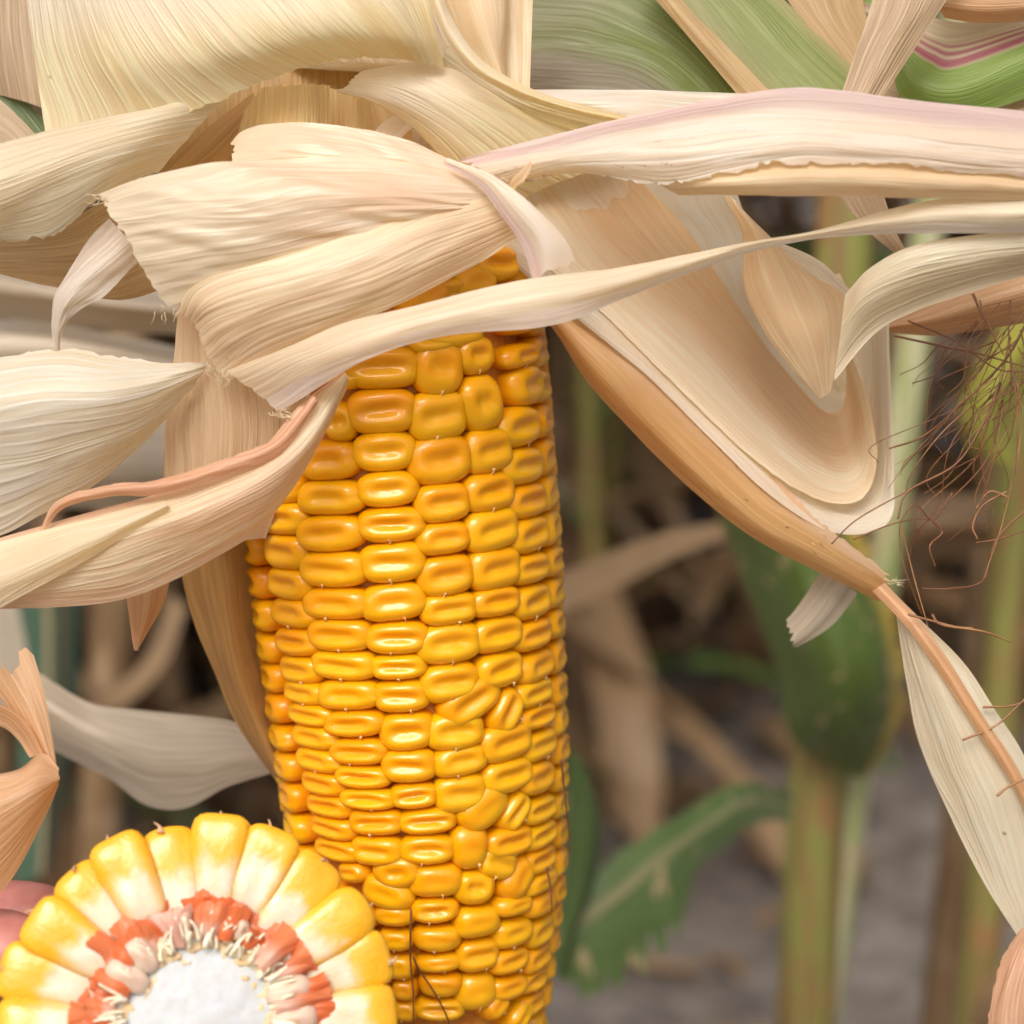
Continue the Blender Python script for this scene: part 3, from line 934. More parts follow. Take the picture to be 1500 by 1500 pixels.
husk('band', [[(668, 236, 28.8), (800, 203, 28.5), (930, 172, 28.3), (1060, 145, 28.1), (1170, 132, 28.0), (1300, 147, 27.9), (1400, 158, 27.8), (1520, 168, 27.7)],
              [(690, 250, 28.7), (810, 222, 28.2), (940, 195, 27.9), (1060, 175, 27.7), (1170, 165, 27.6), (1300, 180, 27.5), (1400, 195, 27.4), (1520, 205, 27.4)],
              [(715, 265, 28.7), (820, 238, 28.1), (950, 228, 27.7), (1060, 215, 27.5), (1170, 205, 27.4), (1300, 215, 27.3), (1400, 230, 27.3), (1520, 240, 27.3)],
              [(745, 275, 28.8), (840, 256, 28.3), (960, 272, 27.9), (1060, 258, 27.6), (1170, 242, 27.5), (1300, 246, 27.4), (1400, 254, 27.4), (1520, 262, 27.4)]],
     'wide ridged husk with a mauve upper edge running to the right edge', nu=180, nv=110, rip=0.045, ripf=2.6, rag1=0.14, rag_start=0.2, curl0=-0.06)
husk('tan', [[(774, 228, 28.1), (754, 258, 28.05), (736, 280, 28.1)], [(780, 244, 28.0), (766, 268, 27.95), (742, 286, 28.1)]], 'torn scrap at the left end of the ridged husk', nu=30, nv=14, crump=0.03, rag0=0.1, rag1=0.1)
husk('lobe', [[(950, 262, 28.1), (1060, 248, 27.8), (1170, 232, 27.65), (1300, 236, 27.55), (1520, 252, 27.55)],
                [(975, 275, 28.0), (1070, 268, 27.6), (1190, 262, 27.5), (1320, 266, 27.45), (1520, 275, 27.45)],
                [(995, 285, 28.2), (1080, 285, 27.8), (1200, 286, 27.7), (1350, 290, 27.65), (1520, 294, 27.6)]],
     nu=100, nv=40, rip=0.0049)
husk('pale', [[(780, 130, 29.6), (900, 132, 29.5), (1000, 134, 29.5), (1100, 137, 29.5)],
              [(790, 142, 29.4), (900, 152, 29.3), (1000, 155, 29.5), (1100, 150, 29.5)],
              [(800, 152, 29.5), (925, 180, 29.3), (1000, 182, 29.5), (1100, 165, 29.5)]], nu=70, nv=40, rip=0.0063)
husk('top', [[(598, -60, 29.2), (624, -5, 28.9), (653, 60, 28.8), (698, 110, 28.8), (788, 153, 28.85), (920, 184, 28.9)],
             [(612, -60, 28.95), (636, -5, 28.65), (665, 58, 28.6), (708, 106, 28.6), (794, 146, 28.7), (928, 179, 28.8)],
             [(625, -60, 29.0), (647, -5, 28.8), (677, 55, 28.7), (720, 100, 28.7), (802, 138, 28.8), (936, 174, 28.9)]],
     nu=100, nv=24, rip=0.0028)
husk('top', [[(660, 60, 29.2), (720, 110, 29.1), (800, 150, 29.1), (930, 183, 29.2)],
             [(650, 80, 29.3), (715, 130, 29.2), (785, 165, 29.2), (890, 192, 29.3)],
             [(640, 100, 29.5), (700, 140, 29.4), (760, 175, 29.5), (860, 200, 29.6)]], nu=70, nv=36, rip=0.0049)
husk('lobe', [[(640, -50, 29.6), (655, 20, 29.5), (690, 90, 29.4), (725, 122, 29.3)],
              [(690, -50, 29.3), (700, 20, 29.2), (720, 80, 29.2), (738, 125, 29.2)],
              [(735, -50, 29.4), (737, 20, 29.3), (734, 80, 29.3), (742, 130, 29.3)],
              [(745, -50, 29.8), (745, 20, 29.7), (745, 80, 29.6), (750, 135, 29.5)],
              [(782, -50, 29.7), (779, 40, 29.6), (777, 100, 29.5), (776, 140, 29.4)]], nu=70, nv=60, rip=0.0063)
husk('top', [[(530, 102, 29.7), (620, 92, 29.4), (700, 115, 29.3), (780, 145, 29.4), (870, 195, 29.5), (930, 225, 29.6)],
             [(512, 114, 29.5), (590, 112, 29.2), (670, 142, 29.1), (740, 182, 29.2), (800, 225, 29.4), (850, 255, 29.6)],
             [(502, 126, 29.5), (560, 136, 29.2), (630, 172, 29.2), (690, 220, 29.3), (740, 260, 29.5), (780, 285, 29.8)],
             [(488, 135, 29.6), (540, 152, 29.4), (598, 188, 29.5), (645, 235, 29.6), (690, 290, 29.8), (730, 330, 30.1)]],
     'golden husk arching down to the right from the base of the ear', nu=110, nv=90, rip=0.0098, ripf=3, rag_start=0.1, curl1=0.05)
husk('cup', [[(690, 310, 30.5), (735, 372, 30.4), (830, 455, 30.3), (900, 510, 30.2), (960, 560, 30.2), (1040, 640, 30.3), (1130, 724, 30.5), (1225, 777, 30.8), (1298, 765, 31.0), (1306, 700, 31.2), (1303, 600, 31.2), (1300, 470, 31.0)],
             [(720, 280, 30.2), (765, 335, 30.2), (860, 420, 30.2), (930, 480, 30.3), (1000, 545, 30.5), (1080, 625, 30.7), (1160, 697, 31.0), (1230, 738, 31.2), (1280, 732, 31.4), (1293, 680, 31.5), (1295, 600, 31.5), (1292, 470, 31.3)],
             [(770, 245, 30.0), (810, 300, 30.1), (900, 390, 30.4), (970, 455, 30.7), (1040, 520, 31.1), (1110, 590, 31.5), (1180, 657, 31.8), (1235, 692, 31.9), (1265, 685, 32), (1280, 640, 32), (1284, 580, 32), (1282, 470, 31.7)],
             [(850, 215, 29.9), (890, 280, 30.1), (960, 360, 30.6), (1020, 430, 31), (1080, 490, 31.5), (1140, 550, 31.9), (1195, 605, 32.2), (1235, 635, 32.3), (1258, 625, 32.3), (1270, 590, 32.3), (1273, 540, 32.2), (1270, 465, 32)],
             [(1050, 200, 30.1), (1078, 280, 30.5), (1098, 340, 30.9), (1112, 420, 31.4), (1125, 480, 31.8), (1170, 530, 32.2), (1205, 560, 32.4), (1232, 575, 32.5), (1248, 565, 32.5), (1258, 535, 32.5), (1260, 500, 32.4), (1258, 450, 32.2)]],
     'big pale inner husk hanging to the right and curled up at its end', nu=200, nv=140, rip=0.0077, ripf=3, curl0=-0.04)
husk('cupin', [[(770, 368, 30.15), (850, 430, 30.15), (930, 505, 30.15), (1005, 578, 30.2), (1090, 660, 30.4), (1165, 716, 30.6), (1225, 737, 30.8), (1268, 724, 31.0), (1284, 668, 31.2), (1270, 590, 31.3), (1238, 500, 31.2)],
             [(790, 290, 30.05), (880, 400, 30.2), (965, 480, 30.35), (1040, 550, 30.6), (1115, 625, 30.95), (1180, 680, 31.2), (1225, 700, 31.35), (1255, 690, 31.5), (1266, 640, 31.6), (1255, 570, 31.6), (1230, 490, 31.4)],
             [(825, 245, 30.0), (930, 370, 30.35), (1015, 450, 30.7), (1080, 520, 31.1), (1145, 590, 31.55), (1195, 640, 31.8), (1225, 655, 31.9), (1244, 645, 32), (1250, 605, 32), (1244, 550, 31.9), (1226, 490, 31.7)],
             [(900, 225, 29.95), (1000, 330, 30.4), (1060, 420, 30.9), (1110, 490, 31.4), (1160, 550, 31.9), (1200, 595, 32.1), (1222, 605, 32.2), (1234, 595, 32.2), (1238, 565, 32.2), (1236, 530, 32.1), (1222, 490, 31.9)]],
     'inner layer of the big husk ending in a rounded lobe', nu=160, nv=100, rip=0.0140, ripf=4, curl0=-0.015, rag0=0.03)
husk('orange', [[(745, 372, 30.7), (845, 440, 30.55), (925, 498, 30.4), (995, 558, 30.4), (1075, 638, 30.5), (1150, 712, 30.7), (1228, 782, 30.85), (1312, 845, 31)],
                [(735, 395, 30.7), (815, 470, 30.5), (880, 545, 30.3), (950, 615, 30.3), (1030, 695, 30.4), (1120, 765, 30.6), (1210, 815, 30.9), (1300, 862, 31.1)],
                [(735, 400, 31.2), (808, 478, 31.1), (862, 560, 31.0), (935, 640, 30.9), (1020, 722, 30.9), (1110, 790, 31.0), (1200, 837, 31.2), (1290, 882, 31.4)]],
     'orange tan outer husk edging the big pale one', nu=150, nv=60, rip=0.0077, ripf=3, rag_end=0.25, rag0=0.1)
husk('lobe', [[(1055, 285, 29.9), (1085, 345, 29.7), (1088, 420, 29.6), (1120, 490, 29.7), (1165, 550, 29.9), (1196, 582, 30.1)],
              [(1075, 290, 29.8), (1115, 350, 29.5), (1135, 420, 29.4), (1165, 485, 29.5), (1190, 540, 29.8), (1203, 583, 30.1)],
              [(1090, 310, 30.0), (1150, 370, 29.8), (1185, 420, 29.7), (1205, 475, 29.7), (1212, 530, 29.9), (1214, 578, 30.1)],
              [(1100, 330, 30.3), (1180, 395, 30.2), (1238, 432, 30.1), (1236, 480, 30.0), (1227, 530, 30.0), (1217, 572, 30.1)]],
     'pointed peach lobe of husk inside the big one', nu=90, nv=60, rip=0.0077, ripf=4, curl0=-0.05)
husk('lobe', [[(1120, 440, 32.3), (1180, 540, 32.5), (1240, 610, 32.6), (1290, 640, 32.4)], [(1230, 400, 32.3), (1262, 480, 32.5), (1280, 540, 32.5), (1296, 600, 32.3)]], nu=40, nv=30, rip=0.0091)
husk('pale', [[(1095, 340, 30.4), (1160, 362, 30.3), (1205, 385, 30.2), (1245, 425, 30.2)],
              [(1120, 370, 30.5), (1170, 395, 30.4), (1205, 420, 30.3), (1240, 445, 30.3)]], nu=50, nv=24, rip=0.0049)
husk('cream', [[(1312, 885, 30.8), (1325, 985, 30.9), (1345, 1085, 31), (1390, 1190, 31), (1440, 1290, 31), (1492, 1374, 31)],
               [(1325, 885, 30.6), (1365, 985, 30.5), (1410, 1085, 30.5), (1450, 1180, 30.6), (1485, 1270, 30.8), (1515, 1374, 31)],
               [(1340, 900, 30.6), (1410, 970, 30.6), (1457, 1040, 30.6), (1502, 1112, 30.7), (1530, 1200, 30.8), (1545, 1374, 31)]],
     'pale pointed husk hanging at the lower right with an orange rib', nu=110, nv=60, rip=0.0077, ripf=4)
blade('husk_rib', ear, 'rib', [[(1278, 866, 30.9), (1332, 922, 30.42), (1382, 992, 30.36), (1432, 1068, 30.36), (1478, 1138, 30.46), (1513, 1212, 30.56)],
                               [(1287, 860, 30.8), (1341, 917, 30.34), (1391, 988, 30.28), (1440, 1064, 30.28), (1485, 1134, 30.38), (1520, 1210, 30.48)],
                               [(1296, 854, 30.9), (1350, 912, 30.42), (1399, 984, 30.36), (1447, 1061, 30.36), (1491, 1131, 30.46), (1526, 1208, 30.56)]],
      'orange rib of the pale pointed husk', nu=60, nv=12)
husk('greyleaf', [[(1205, 835, 32), (1168, 890, 32.2), (1150, 912, 32.3)], [(1230, 850, 31.8), (1190, 905, 32), (1158, 940, 32.1)],
                  [(1255, 868, 32), (1215, 918, 32.1), (1160, 950, 32.2)]], nu=40, nv=24, rag_end=0.2)
# left side
husk('pearl', [[(308, 531, 29.2), (240, 529, 29.0), (180, 520, 28.9), (100, 508, 28.8), (0, 518, 28.8), (-80, 530, 28.9)],
               [(302, 540, 29.2), (230, 562, 28.8), (160, 575, 28.5), (80, 580, 28.4), (0, 590, 28.4), (-80, 600, 28.4)],
               [(290, 560, 29.3), (220, 610, 29.0), (150, 642, 28.8), (70, 662, 28.7), (0, 672, 28.7), (-80, 682, 28.7)],
               [(275, 580, 29.6), (210, 652, 29.5), (130, 718, 29.4), (60, 755, 29.3), (0, 785, 29.3), (-80, 800, 29.3)]],
     'pearly husk with a torn upper edge at the left edge', nu=100, nv=90, rip=0.0077, ripf=3.2, rag0=0.10)
husk('twist', [[(505, 545, 28.8), (440, 592, 28.6), (385, 655, 28.5), (330, 683, 28.5), (230, 724, 28.5), (110, 757, 28.6), (0, 788, 28.7), (-60, 805, 28.7)],
               [(508, 550, 28.8), (455, 640, 28.4), (400, 690, 28.2), (330, 730, 28.1), (230, 765, 28.1), (120, 800, 28.3), (0, 835, 28.4), (-60, 850, 28.5)],
               [(508, 560, 28.9), (450, 670, 28.6), (400, 730, 28.4), (330, 770, 28.3), (230, 810, 28.3), (130, 845, 28.4), (0, 868, 28.6), (-60, 880, 28.7)],
               [(506, 570, 29.1), (445, 690, 28.9), (385, 775, 28.8), (350, 798, 28.7), (250, 852, 28.7), (150, 884, 28.7), (0, 892, 28.8), (-60, 895, 28.8)]],
     'twisted finely veined husk below the pearly one', nu=130, nv=90, rip=0.0084, ripf=5)
husk('cream', [[(240, 732, 28.2), (120, 762, 28.3), (0, 792, 28.4), (-60, 806, 28.4)], [(245, 740, 28.0), (125, 795, 28.0), (0, 850, 28.2), (-60, 870, 28.2)],
               [(250, 745, 28.1), (130, 818, 28.2), (0, 892, 28.4), (-60, 930, 28.4)]], nu=70, nv=40, rip=0.0077, ripf=5)
husk('rim', [[(462, 575, 28.5), (405, 640, 28.3), (335, 670, 28.2), (240, 702, 28.2), (150, 714, 28.3), (85, 735, 28.4), (57, 780, 28.5)],
             [(462, 585, 28.4), (408, 650, 28.2), (340, 680, 28.1), (243, 710, 28.1), (155, 720, 28.2), (90, 738, 28.3), (60, 782, 28.5)],
             [(460, 592, 28.5), (410, 664, 28.3), (342, 692, 28.2), (248, 722, 28.2), (160, 727, 28.3), (96, 743, 28.4), (63, 782, 28.5)]],
     'curled pink brown strip along the twisted husk', nu=100, nv=20, crump=0.02, crf=5, rag0=0.05)
husk('fan', [[(262, 440, 29.9), (252, 560, 29.9), (242, 640, 30.1), (238, 740, 30.4)],
             [(300, 440, 29.4), (310, 550, 29.4), (320, 640, 29.6), (310, 770, 30.1)],
             [(360, 460, 29.5), (380, 580, 29.5), (380, 660, 29.7), (350, 790, 30.3)],
             [(440, 500, 29.7), (455, 600, 29.7), (425, 690, 30.0), (390, 790, 30.5)]], nu=80, nv=80, rip=0.0098, ripf=5)
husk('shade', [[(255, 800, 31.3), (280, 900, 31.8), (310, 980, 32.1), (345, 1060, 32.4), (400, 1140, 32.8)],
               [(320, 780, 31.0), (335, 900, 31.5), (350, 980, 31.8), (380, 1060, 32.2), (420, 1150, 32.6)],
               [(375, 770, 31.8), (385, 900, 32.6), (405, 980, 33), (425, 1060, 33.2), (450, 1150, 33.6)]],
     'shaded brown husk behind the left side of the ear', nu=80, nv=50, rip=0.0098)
husk('rust', [[(183, 855, 30), (189, 900, 30), (197, 953, 30)], [(215, 850, 29.8), (212, 900, 29.8), (199, 953, 30)], [(252, 832, 30.1), (238, 890, 30.1), (202, 953, 30)]],
     nu=40, nv=24, rip=0.0049)
husk('greyleaf', [[(55, 985, 36), (130, 1030, 36), (200, 1040, 35.5), (280, 1048, 35), (350, 1060, 34.5), (412, 1095, 34)],
                  [(66, 1040, 35.7), (145, 1085, 35.5), (215, 1108, 35), (285, 1115, 34.6), (350, 1105, 34.2), (412, 1112, 34)],
                  [(78, 1098, 36.5), (160, 1140, 36), (215, 1178, 35.5), (270, 1184, 35), (335, 1152, 34.5), (412, 1128, 34)]],
     'grey bleached husk hanging out of focus behind the ear', nu=70, nv=40, rip=0.0077)
husk('rust', [[(-30, 975, 28.9), (0, 1020, 28.8), (35, 1075, 28.7), (82, 1132, 28.5)], [(5, 968, 28.7), (30, 1020, 28.6), (55, 1075, 28.5), (84, 1134, 28.4)],
              [(42, 938, 28.8), (60, 995, 28.7), (74, 1065, 28.6), (86, 1138, 28.4)]],
     'rusty tan husk folded back on itself at the left edge', nu=60, nv=50, rip=0.0147, ripf=5, rag_start=0.5)
husk('rust', [[(85, 1128, 28.3), (60, 1106, 28.35), (25, 1130, 28.1), (-40, 1140, 28.0)], [(86, 1140, 28.2), (50, 1158, 27.9), (10, 1185, 27.8), (-40, 1210, 27.8)],
              [(85, 1150, 28.3), (62, 1205, 28.2), (16, 1290, 28.2), (-40, 1350, 28.2)]], nu=60, nv=60, rip=0.0077, curl0=0.04)
husk('rust', [[(-40, 1022, 28.5), (0, 1032, 28.45), (38, 1058, 28.4), (64, 1102, 28.4)], [(-40, 1058, 28.7), (0, 1064, 28.65), (25, 1082, 28.6), (44, 1110, 28.5)]],
     nu=40, nv=24, rip=0.0035)
# inside the opening
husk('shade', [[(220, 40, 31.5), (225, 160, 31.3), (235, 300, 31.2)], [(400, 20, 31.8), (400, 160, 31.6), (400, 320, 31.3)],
               [(560, 20, 31.9), (560, 160, 31.7), (560, 320, 31.2)], [(740, 40, 31.7), (740, 160, 31.4), (740, 300, 31.2)]], nu=50, nv=70, rip=0.0126, ripf=2)  # dark backing sheet, its brown painting the shade inside the opening
husk('inner', [[(358, 160, 30.1), (345, 200, 30.0), (335, 255, 30.0)], [(390, 124, 29.9), (385, 180, 29.6), (380, 260, 29.6)],
             [(440, 122, 29.8), (440, 180, 29.5), (440, 260, 29.5)], [(484, 120, 30.0), (485, 180, 29.9), (486, 260, 29.9)]],
     'pale yellow scalloped husk inside the opening', nu=50, nv=70, rip=0.0084, ripf=5, rag_start=0.08)
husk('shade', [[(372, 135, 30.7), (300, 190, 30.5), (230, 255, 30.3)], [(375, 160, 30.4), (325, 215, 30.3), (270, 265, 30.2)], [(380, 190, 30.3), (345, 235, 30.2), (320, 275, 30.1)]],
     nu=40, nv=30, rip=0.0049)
husk('inner', [[(478, 125, 30.6), (485, 200, 30.4), (490, 280, 30.2)], [(520, 135, 30.4), (520, 200, 30.2), (520, 280, 30)], [(550, 140, 30.7), (560, 200, 30.5), (570, 280, 30.2)],
             [(600, 150, 30.5), (605, 210, 30.3), (610, 280, 30.1)]], nu=40, nv=60, rip=0.0175, ripf=5, rag_start=0.1)
husk('pale', [[(600, 160, 30.3), (560, 180, 30.1), (535, 215, 29.9)], [(612, 180, 30.2), (585, 205, 30), (565, 235, 29.8)]], nu=30, nv=20, rip=0.0049)
# top left corner
husk('ridgetan', [[(-60, -60, 32), (-60, 60, 32), (-40, 130, 32)], [(20, -60, 31.5), (30, 60, 31.3), (40, 150, 31.2)], [(70, -60, 31.6), (75, 60, 31.4), (80, 170, 31.3)]], nu=40, nv=40, rip=0.0077)
husk('green', [[(-60, 60, 31.8), (0, 110, 31.6), (80, 190, 31.4)], [(-60, 110, 31.8), (0, 150, 31.6), (60, 230, 31.4)]], 'narrow green blade in the top left corner', nu=40, nv=20)
husk('ridgetan', [[(-60, 110, 31.2), (0, 145, 31.0), (70, 215, 30.8)], [(-60, 170, 31.0), (0, 195, 30.8), (60, 250, 30.6)], [(-60, 230, 31.0), (0, 250, 30.8), (60, 280, 30.6)]], nu=40, nv=50, rip=0.0126, ripf=4)
# top right
husk('dullgreen', [[(760, -60, 32.2), (900, -40, 32), (1020, 40, 31.8), (1120, 160, 31.6)], [(765, 20, 32), (870, 30, 31.8), (980, 75, 31.6), (1080, 175, 31.4)],
                   [(770, 80, 31.8), (850, 85, 31.6), (950, 110, 31.4), (1050, 190, 31.2)], [(770, 150, 31.6), (850, 160, 31.4), (930, 180, 31.2), (1000, 220, 31)]],
     'dull green husk with a purple base behind the others', nu=70, nv=70, rip=0.0077)
husk('lime', [[(1080, -60, 31.6), (1150, 0, 31.5), (1210, 60, 31.4), (1270, 115, 31.3), (1330, 165, 31.2)], [(1030, -60, 31.4), (1095, 10, 31.3), (1150, 70, 31.2), (1215, 135, 31.1), (1260, 180, 31)],
              [(940, -60, 31.4), (1005, 25, 31.3), (1070, 100, 31.2), (1130, 165, 31.1), (1150, 195, 31)]], 'lime green husk at the top right', nu=70, nv=60, rip=0.0098)
husk('tan', [[(955, -60, 31.1), (1012, 15, 31), (1070, 75, 30.9), (1170, 180, 30.8)], [(940, -50, 31), (1000, 22, 30.9), (1055, 85, 30.8), (1145, 185, 30.7)],
             [(925, -40, 31.1), (980, 22, 31), (1035, 85, 30.9), (1115, 180, 30.8)]], nu=60, nv=30, rip=0.0049)
husk('tan', [[(1290, -60, 31.9), (1265, 0, 31.8), (1290, 70, 31.7), (1340, 140, 31.6)], [(1190, -60, 31.7), (1205, 10, 31.6), (1240, 65, 31.5), (1300, 140, 31.4)],
             [(1110, -60, 31.6), (1160, 10, 31.5), (1210, 70, 31.4), (1275, 145, 31.3)]], nu=60, nv=40, rip=0.0077)
husk('stripe', [[(1190, -60, 32.1), (1230, -5, 32), (1290, 30, 31.9)], [(1230, -60, 32.0), (1270, -10, 31.9), (1310, 15, 31.8)]], nu=30, nv=20)
husk('ridgetan', [[(1290, -60, 29.6), (1272, 20, 29.5), (1252, 80, 29.4), (1228, 155, 29.3)], [(1355, -60, 29.4), (1330, 10, 29.3), (1298, 75, 29.2), (1256, 155, 29.1)],
                  [(1425, -60, 29.6), (1387, 0, 29.5), (1347, 60, 29.4), (1286, 155, 29.2)]], 'flat tan blade crossing the top right', nu=70, nv=50, rip=0.0063, ripf=4)
husk('stripe', [[(1320, 10, 31.2), (1370, 28, 31.1), (1430, 34, 31), (1530, 15, 31)], [(1322, 35, 31), (1370, 62, 30.9), (1412, 66, 30.8), (1530, 30, 30.8)],
                [(1318, 60, 30.9), (1362, 90, 30.8), (1402, 98, 30.7), (1530, 50, 30.7)], [(1312, 74, 30.9), (1340, 118, 30.7), (1400, 132, 30.6), (1530, 85, 30.6)],
                [(1308, 90, 31.1), (1325, 148, 30.9), (1400, 172, 30.8), (1530, 135, 30.8)]],
     'green husk with pink and cream stripes at the top right', nu=80, nv=80, rip=0.0049)
husk('rust', [[(1355, -60, 30.4), (1440, -60, 30.4), (1530, -60, 30.4)], [(1370, 0, 30.0), (1440, 5, 30), (1530, 0, 30)], [(1384, 25, 30.3), (1440, 33, 30.3), (1530, 27, 30.3)]], nu=40, nv=30, rip=0.0049)
husk('ridgetan', [[(1280, 105, 31.4), (1360, 150, 31.3), (1440, 165, 31.2), (1530, 110, 31.2)], [(1265, 150, 31.2), (1360, 180, 31.1), (1440, 190, 31), (1530, 150, 31)], [(1260, 200, 31), (1360, 215, 31), (1530, 200, 31)]], nu=50, nv=40, rip=0.0077)
husk('ridgetan', [[(1220, 270, 31), (1245, 310, 31), (1275, 342, 31), (1310, 370, 31)], [(1290, 270, 30.8), (1302, 310, 30.8), (1315, 345, 30.8), (1330, 370, 30.8)]], nu=40, nv=24, rip=0.0049)

fr = []
for (x, y, d, dx, dy, nfr, sp) in ((308, 535, 28.9, 10, 14, 14, 8), (410, 604, 28.5, 12, 6, 12, 9), (332, 546, 28.4, -8, 16, 10, 8), (842, 395, 28.1, 8, 12, 8, 8),
                                   (150, 290, 28.35, -14, 2, 8, 6), (245, 455, 28.4, -4, 14, 8, 8), (1310, 850, 30.9, 10, 2, 8, 8), (740, 270, 28.3, -14, -2, 9, 8)):
    for k in range(nfr):
        x0, y0 = x + random.gauss(0, sp), y + random.gauss(0, sp * 0.6)
        e = random.uniform(0.5, 1.5)
        p = [P(x0, y0, d), P(x0 + dx * e * .5 + random.gauss(0, 3), y0 + dy * e * .5 + random.gauss(0, 1.5), d - 0.02), P(x0 + dx * e + random.gauss(0, 3.5), y0 + dy * e + random.gauss(0, 3.5), d - 0.03)]
        fr.append((cr(p, np.linspace(0, 1, 8)), np.linspace(0.00008, 0.00003, 8)))
tubes('frayed_fibres', fr, 'cream', ear, 'pale fibres fraying from torn husk ends', 'stuff', ns=4)

# loose threads lying on the ear
def hair(pts, r, n=30):
    c = cr([P(*p) for p in pts], np.linspace(0, 1, n))
    return (c, np.linspace(r, r * 0.6, n))


def on_cob(px, py, lift=0.0006):
    a, phi = cob_solve(px, py)
    X, Y, D, r = axis_at(a)
    rr = r + lift
    return cam2world(X + rr * math.sin(phi), Y, D - rr * math.cos(phi))


threads = []
for path in ([(817, 1112), (822, 1160), (828, 1220), (829, 1250)], [(796, 1270), (802, 1300), (804, 1335)],
             [(606, 1400), (615, 1420), (635, 1450), (655, 1490), (660, 1520)], [(603, 1330), (602, 1400), (606, 1450), (607, 1510)]):
    c = cr([on_cob(*p) for p in path], np.linspace(0, 1, 24))
    threads.append((c, np.linspace(0.00018, 0.00012, 24)))
tubes('silk_thread', threads, 'silk', ear, 'fine brown silk threads stuck to the kernels', 'stuff', ns=5)

# ---------------------------------------------------------------- the broken cob in front
FC = (292, 1497, 26.6)
cut_o = P(*FC)
cob = thing('broken_cob', 'broken half of a corn cob showing white pith, red chaff and a ring of kernels', 'corn cob', cut_o)
kd = K * FC[2] * 0.01
bz = (Vector(CAM) - Vector(cut_o)).normalized()
bx = Vector(UP).cross(bz).normalized()
by = bz.cross(bx)


def polar(r, a, z=0.0):
    """point on the broken face: r in photo pixels, a clockwise from up, z metres towards the viewer"""
    return bx * (r * kd * math.sin(a)) + by * (r * kd * math.cos(a)) + bz * z


cut_meshes = [pad_mesh('kernel', 'cutkernel', nexp=random.uniform(3.4, 4.4), dent=random.uniform(-0.05, 0.14), dentw=0.5, dentl=0.7, taper=random.uniform(0.30, 0.40),
                       seed=60 + i, lump=0.10, bulge=0.8, depth=3.6, na=40, power=3.0, shrink=0.97) for i in range(7)]
angs = [6, 22.5, 40, 56.5, 73.5, 89.5] + [106 + 16.2 * k for k in range(10)] + [-88.5, -73, -56.5, -40.5, -25.5, -9.7]


def place_matrix(r0, r1, wpx, a, z, zs, tilt=0.0, roll=0.0):
    er = bx * math.sin(a) + by * math.cos(a)
    et = bx * math.cos(a) - by * math.sin(a)
    m = Matrix.Identity(4)
    q = Matrix((et, er, bz)).transposed() @ Matrix.Rotation(tilt, 3, 'X') @ Matrix.Rotation(roll, 3, 'Y')
    for i, sc in enumerate((wpx / 2 * kd, (r1 - r0) / 2 * kd, zs)):
        for r in range(3):
            m[r][i] = q[r][i] * sc
    p = polar((r0 + r1) / 2, a, z)
    for r in range(3):
        m[r][3] = p[r]
    return m


def place(me, name, *args, **kw):
    o = bpy.data.objects.new(name, me)
    col.objects.link(o)
    o.parent = cob
    o.matrix_local = place_matrix(*args, **kw)
    return o


for i, dg in enumerate(angs):
    a = R(dg + 0.6 * math.sin(i * 3))
    ro = 297 + 6 * math.sin(i * 2.3) + (8 if i in (0, 2) else 0)
    k = place(random.choice(cut_meshes), 'kernel', 156 + 14 * math.sin(i * 1.7), ro, 96, a, 0.0008 * math.sin(i * 2.9), 0.0021,
              tilt=random.uniform(-0.05, 0.10), roll=random.uniform(-0.15, 0.15))
    # dried silk nib at the crown
    p0 = polar(ro - 3, a + R(2 * math.sin(i * 5)), -0.0015)
    er = polar(1, a).normalized()
    side = polar(1, a + 1.4).normalized()
    c = [np.array(p0 + Vector(cut_o) + er * (0.0007 * t * (1.2 + math.sin(i * 2.2))) + side * (0.0010 * t * t * math.sin(i * 4.1))) for t in np.linspace(-0.3, 0.9, 8)]
    tubes('silk_nib', [(c, np.array([.0007, .00055, .0004, .00028, .0002, .00015, .00012, .00008]))], 'nib', cob, ns=6)
# rows of kernels behind the face
V, F = [], []
for row in range(1, 6):
    for k in range(22):
        a = R(6 + 16.36 * (k + 0.5 * (row % 2)))
        me = cut_meshes[k % 7]
        mt = place_matrix(150, 283 - 3 * row, 82, a, -0.0055 * row, 0.0020)
        off = len(V)
        V += [tuple(mt @ v.co + Vector(cut_o)) for v in me.vertices]
        F += [tuple(x + off for x in p.vertices) for p in me.polygons]
mesh_obj('kernel_rows', V, F, M['kernelfar'], cob, 'yellow kernels further back along the broken cob', 'stuff')
# pith and ring
def disc(name, r0, r1, z0, z1, amp, frq, mat, nr=40, na=120, label=None):
    V, F = [], []
    for i in range(nr):
        for k in range(na):
            a = 2 * math.pi * k / na
            t = i / (nr - 1)
            r = r0 + (r1 - r0) * t
            r *= 1 + 0.06 * t * float(n1(k * 12 / na, 3)) if r0 == 0 else 1
            x, y = r * math.sin(a), r * math.cos(a)
            z = z0 + (z1 - z0) * t * t + amp * (float(n2(x * frq, y * frq, 4)) + 0.5 * float(n2(x * frq * 2.7, y * frq * 2.7, 5)))
            V.append(Vector(cut_o) + polar(r, a, z))
    for i in range(nr - 1):
        for k in range(na):
            F.append((i * na + k, i * na + (k + 1) % na, (i + 1) * na + (k + 1) % na, (i + 1) * na + k))
    return mesh_obj(name, [tuple(v) for v in V], F, M[mat], cob, label)


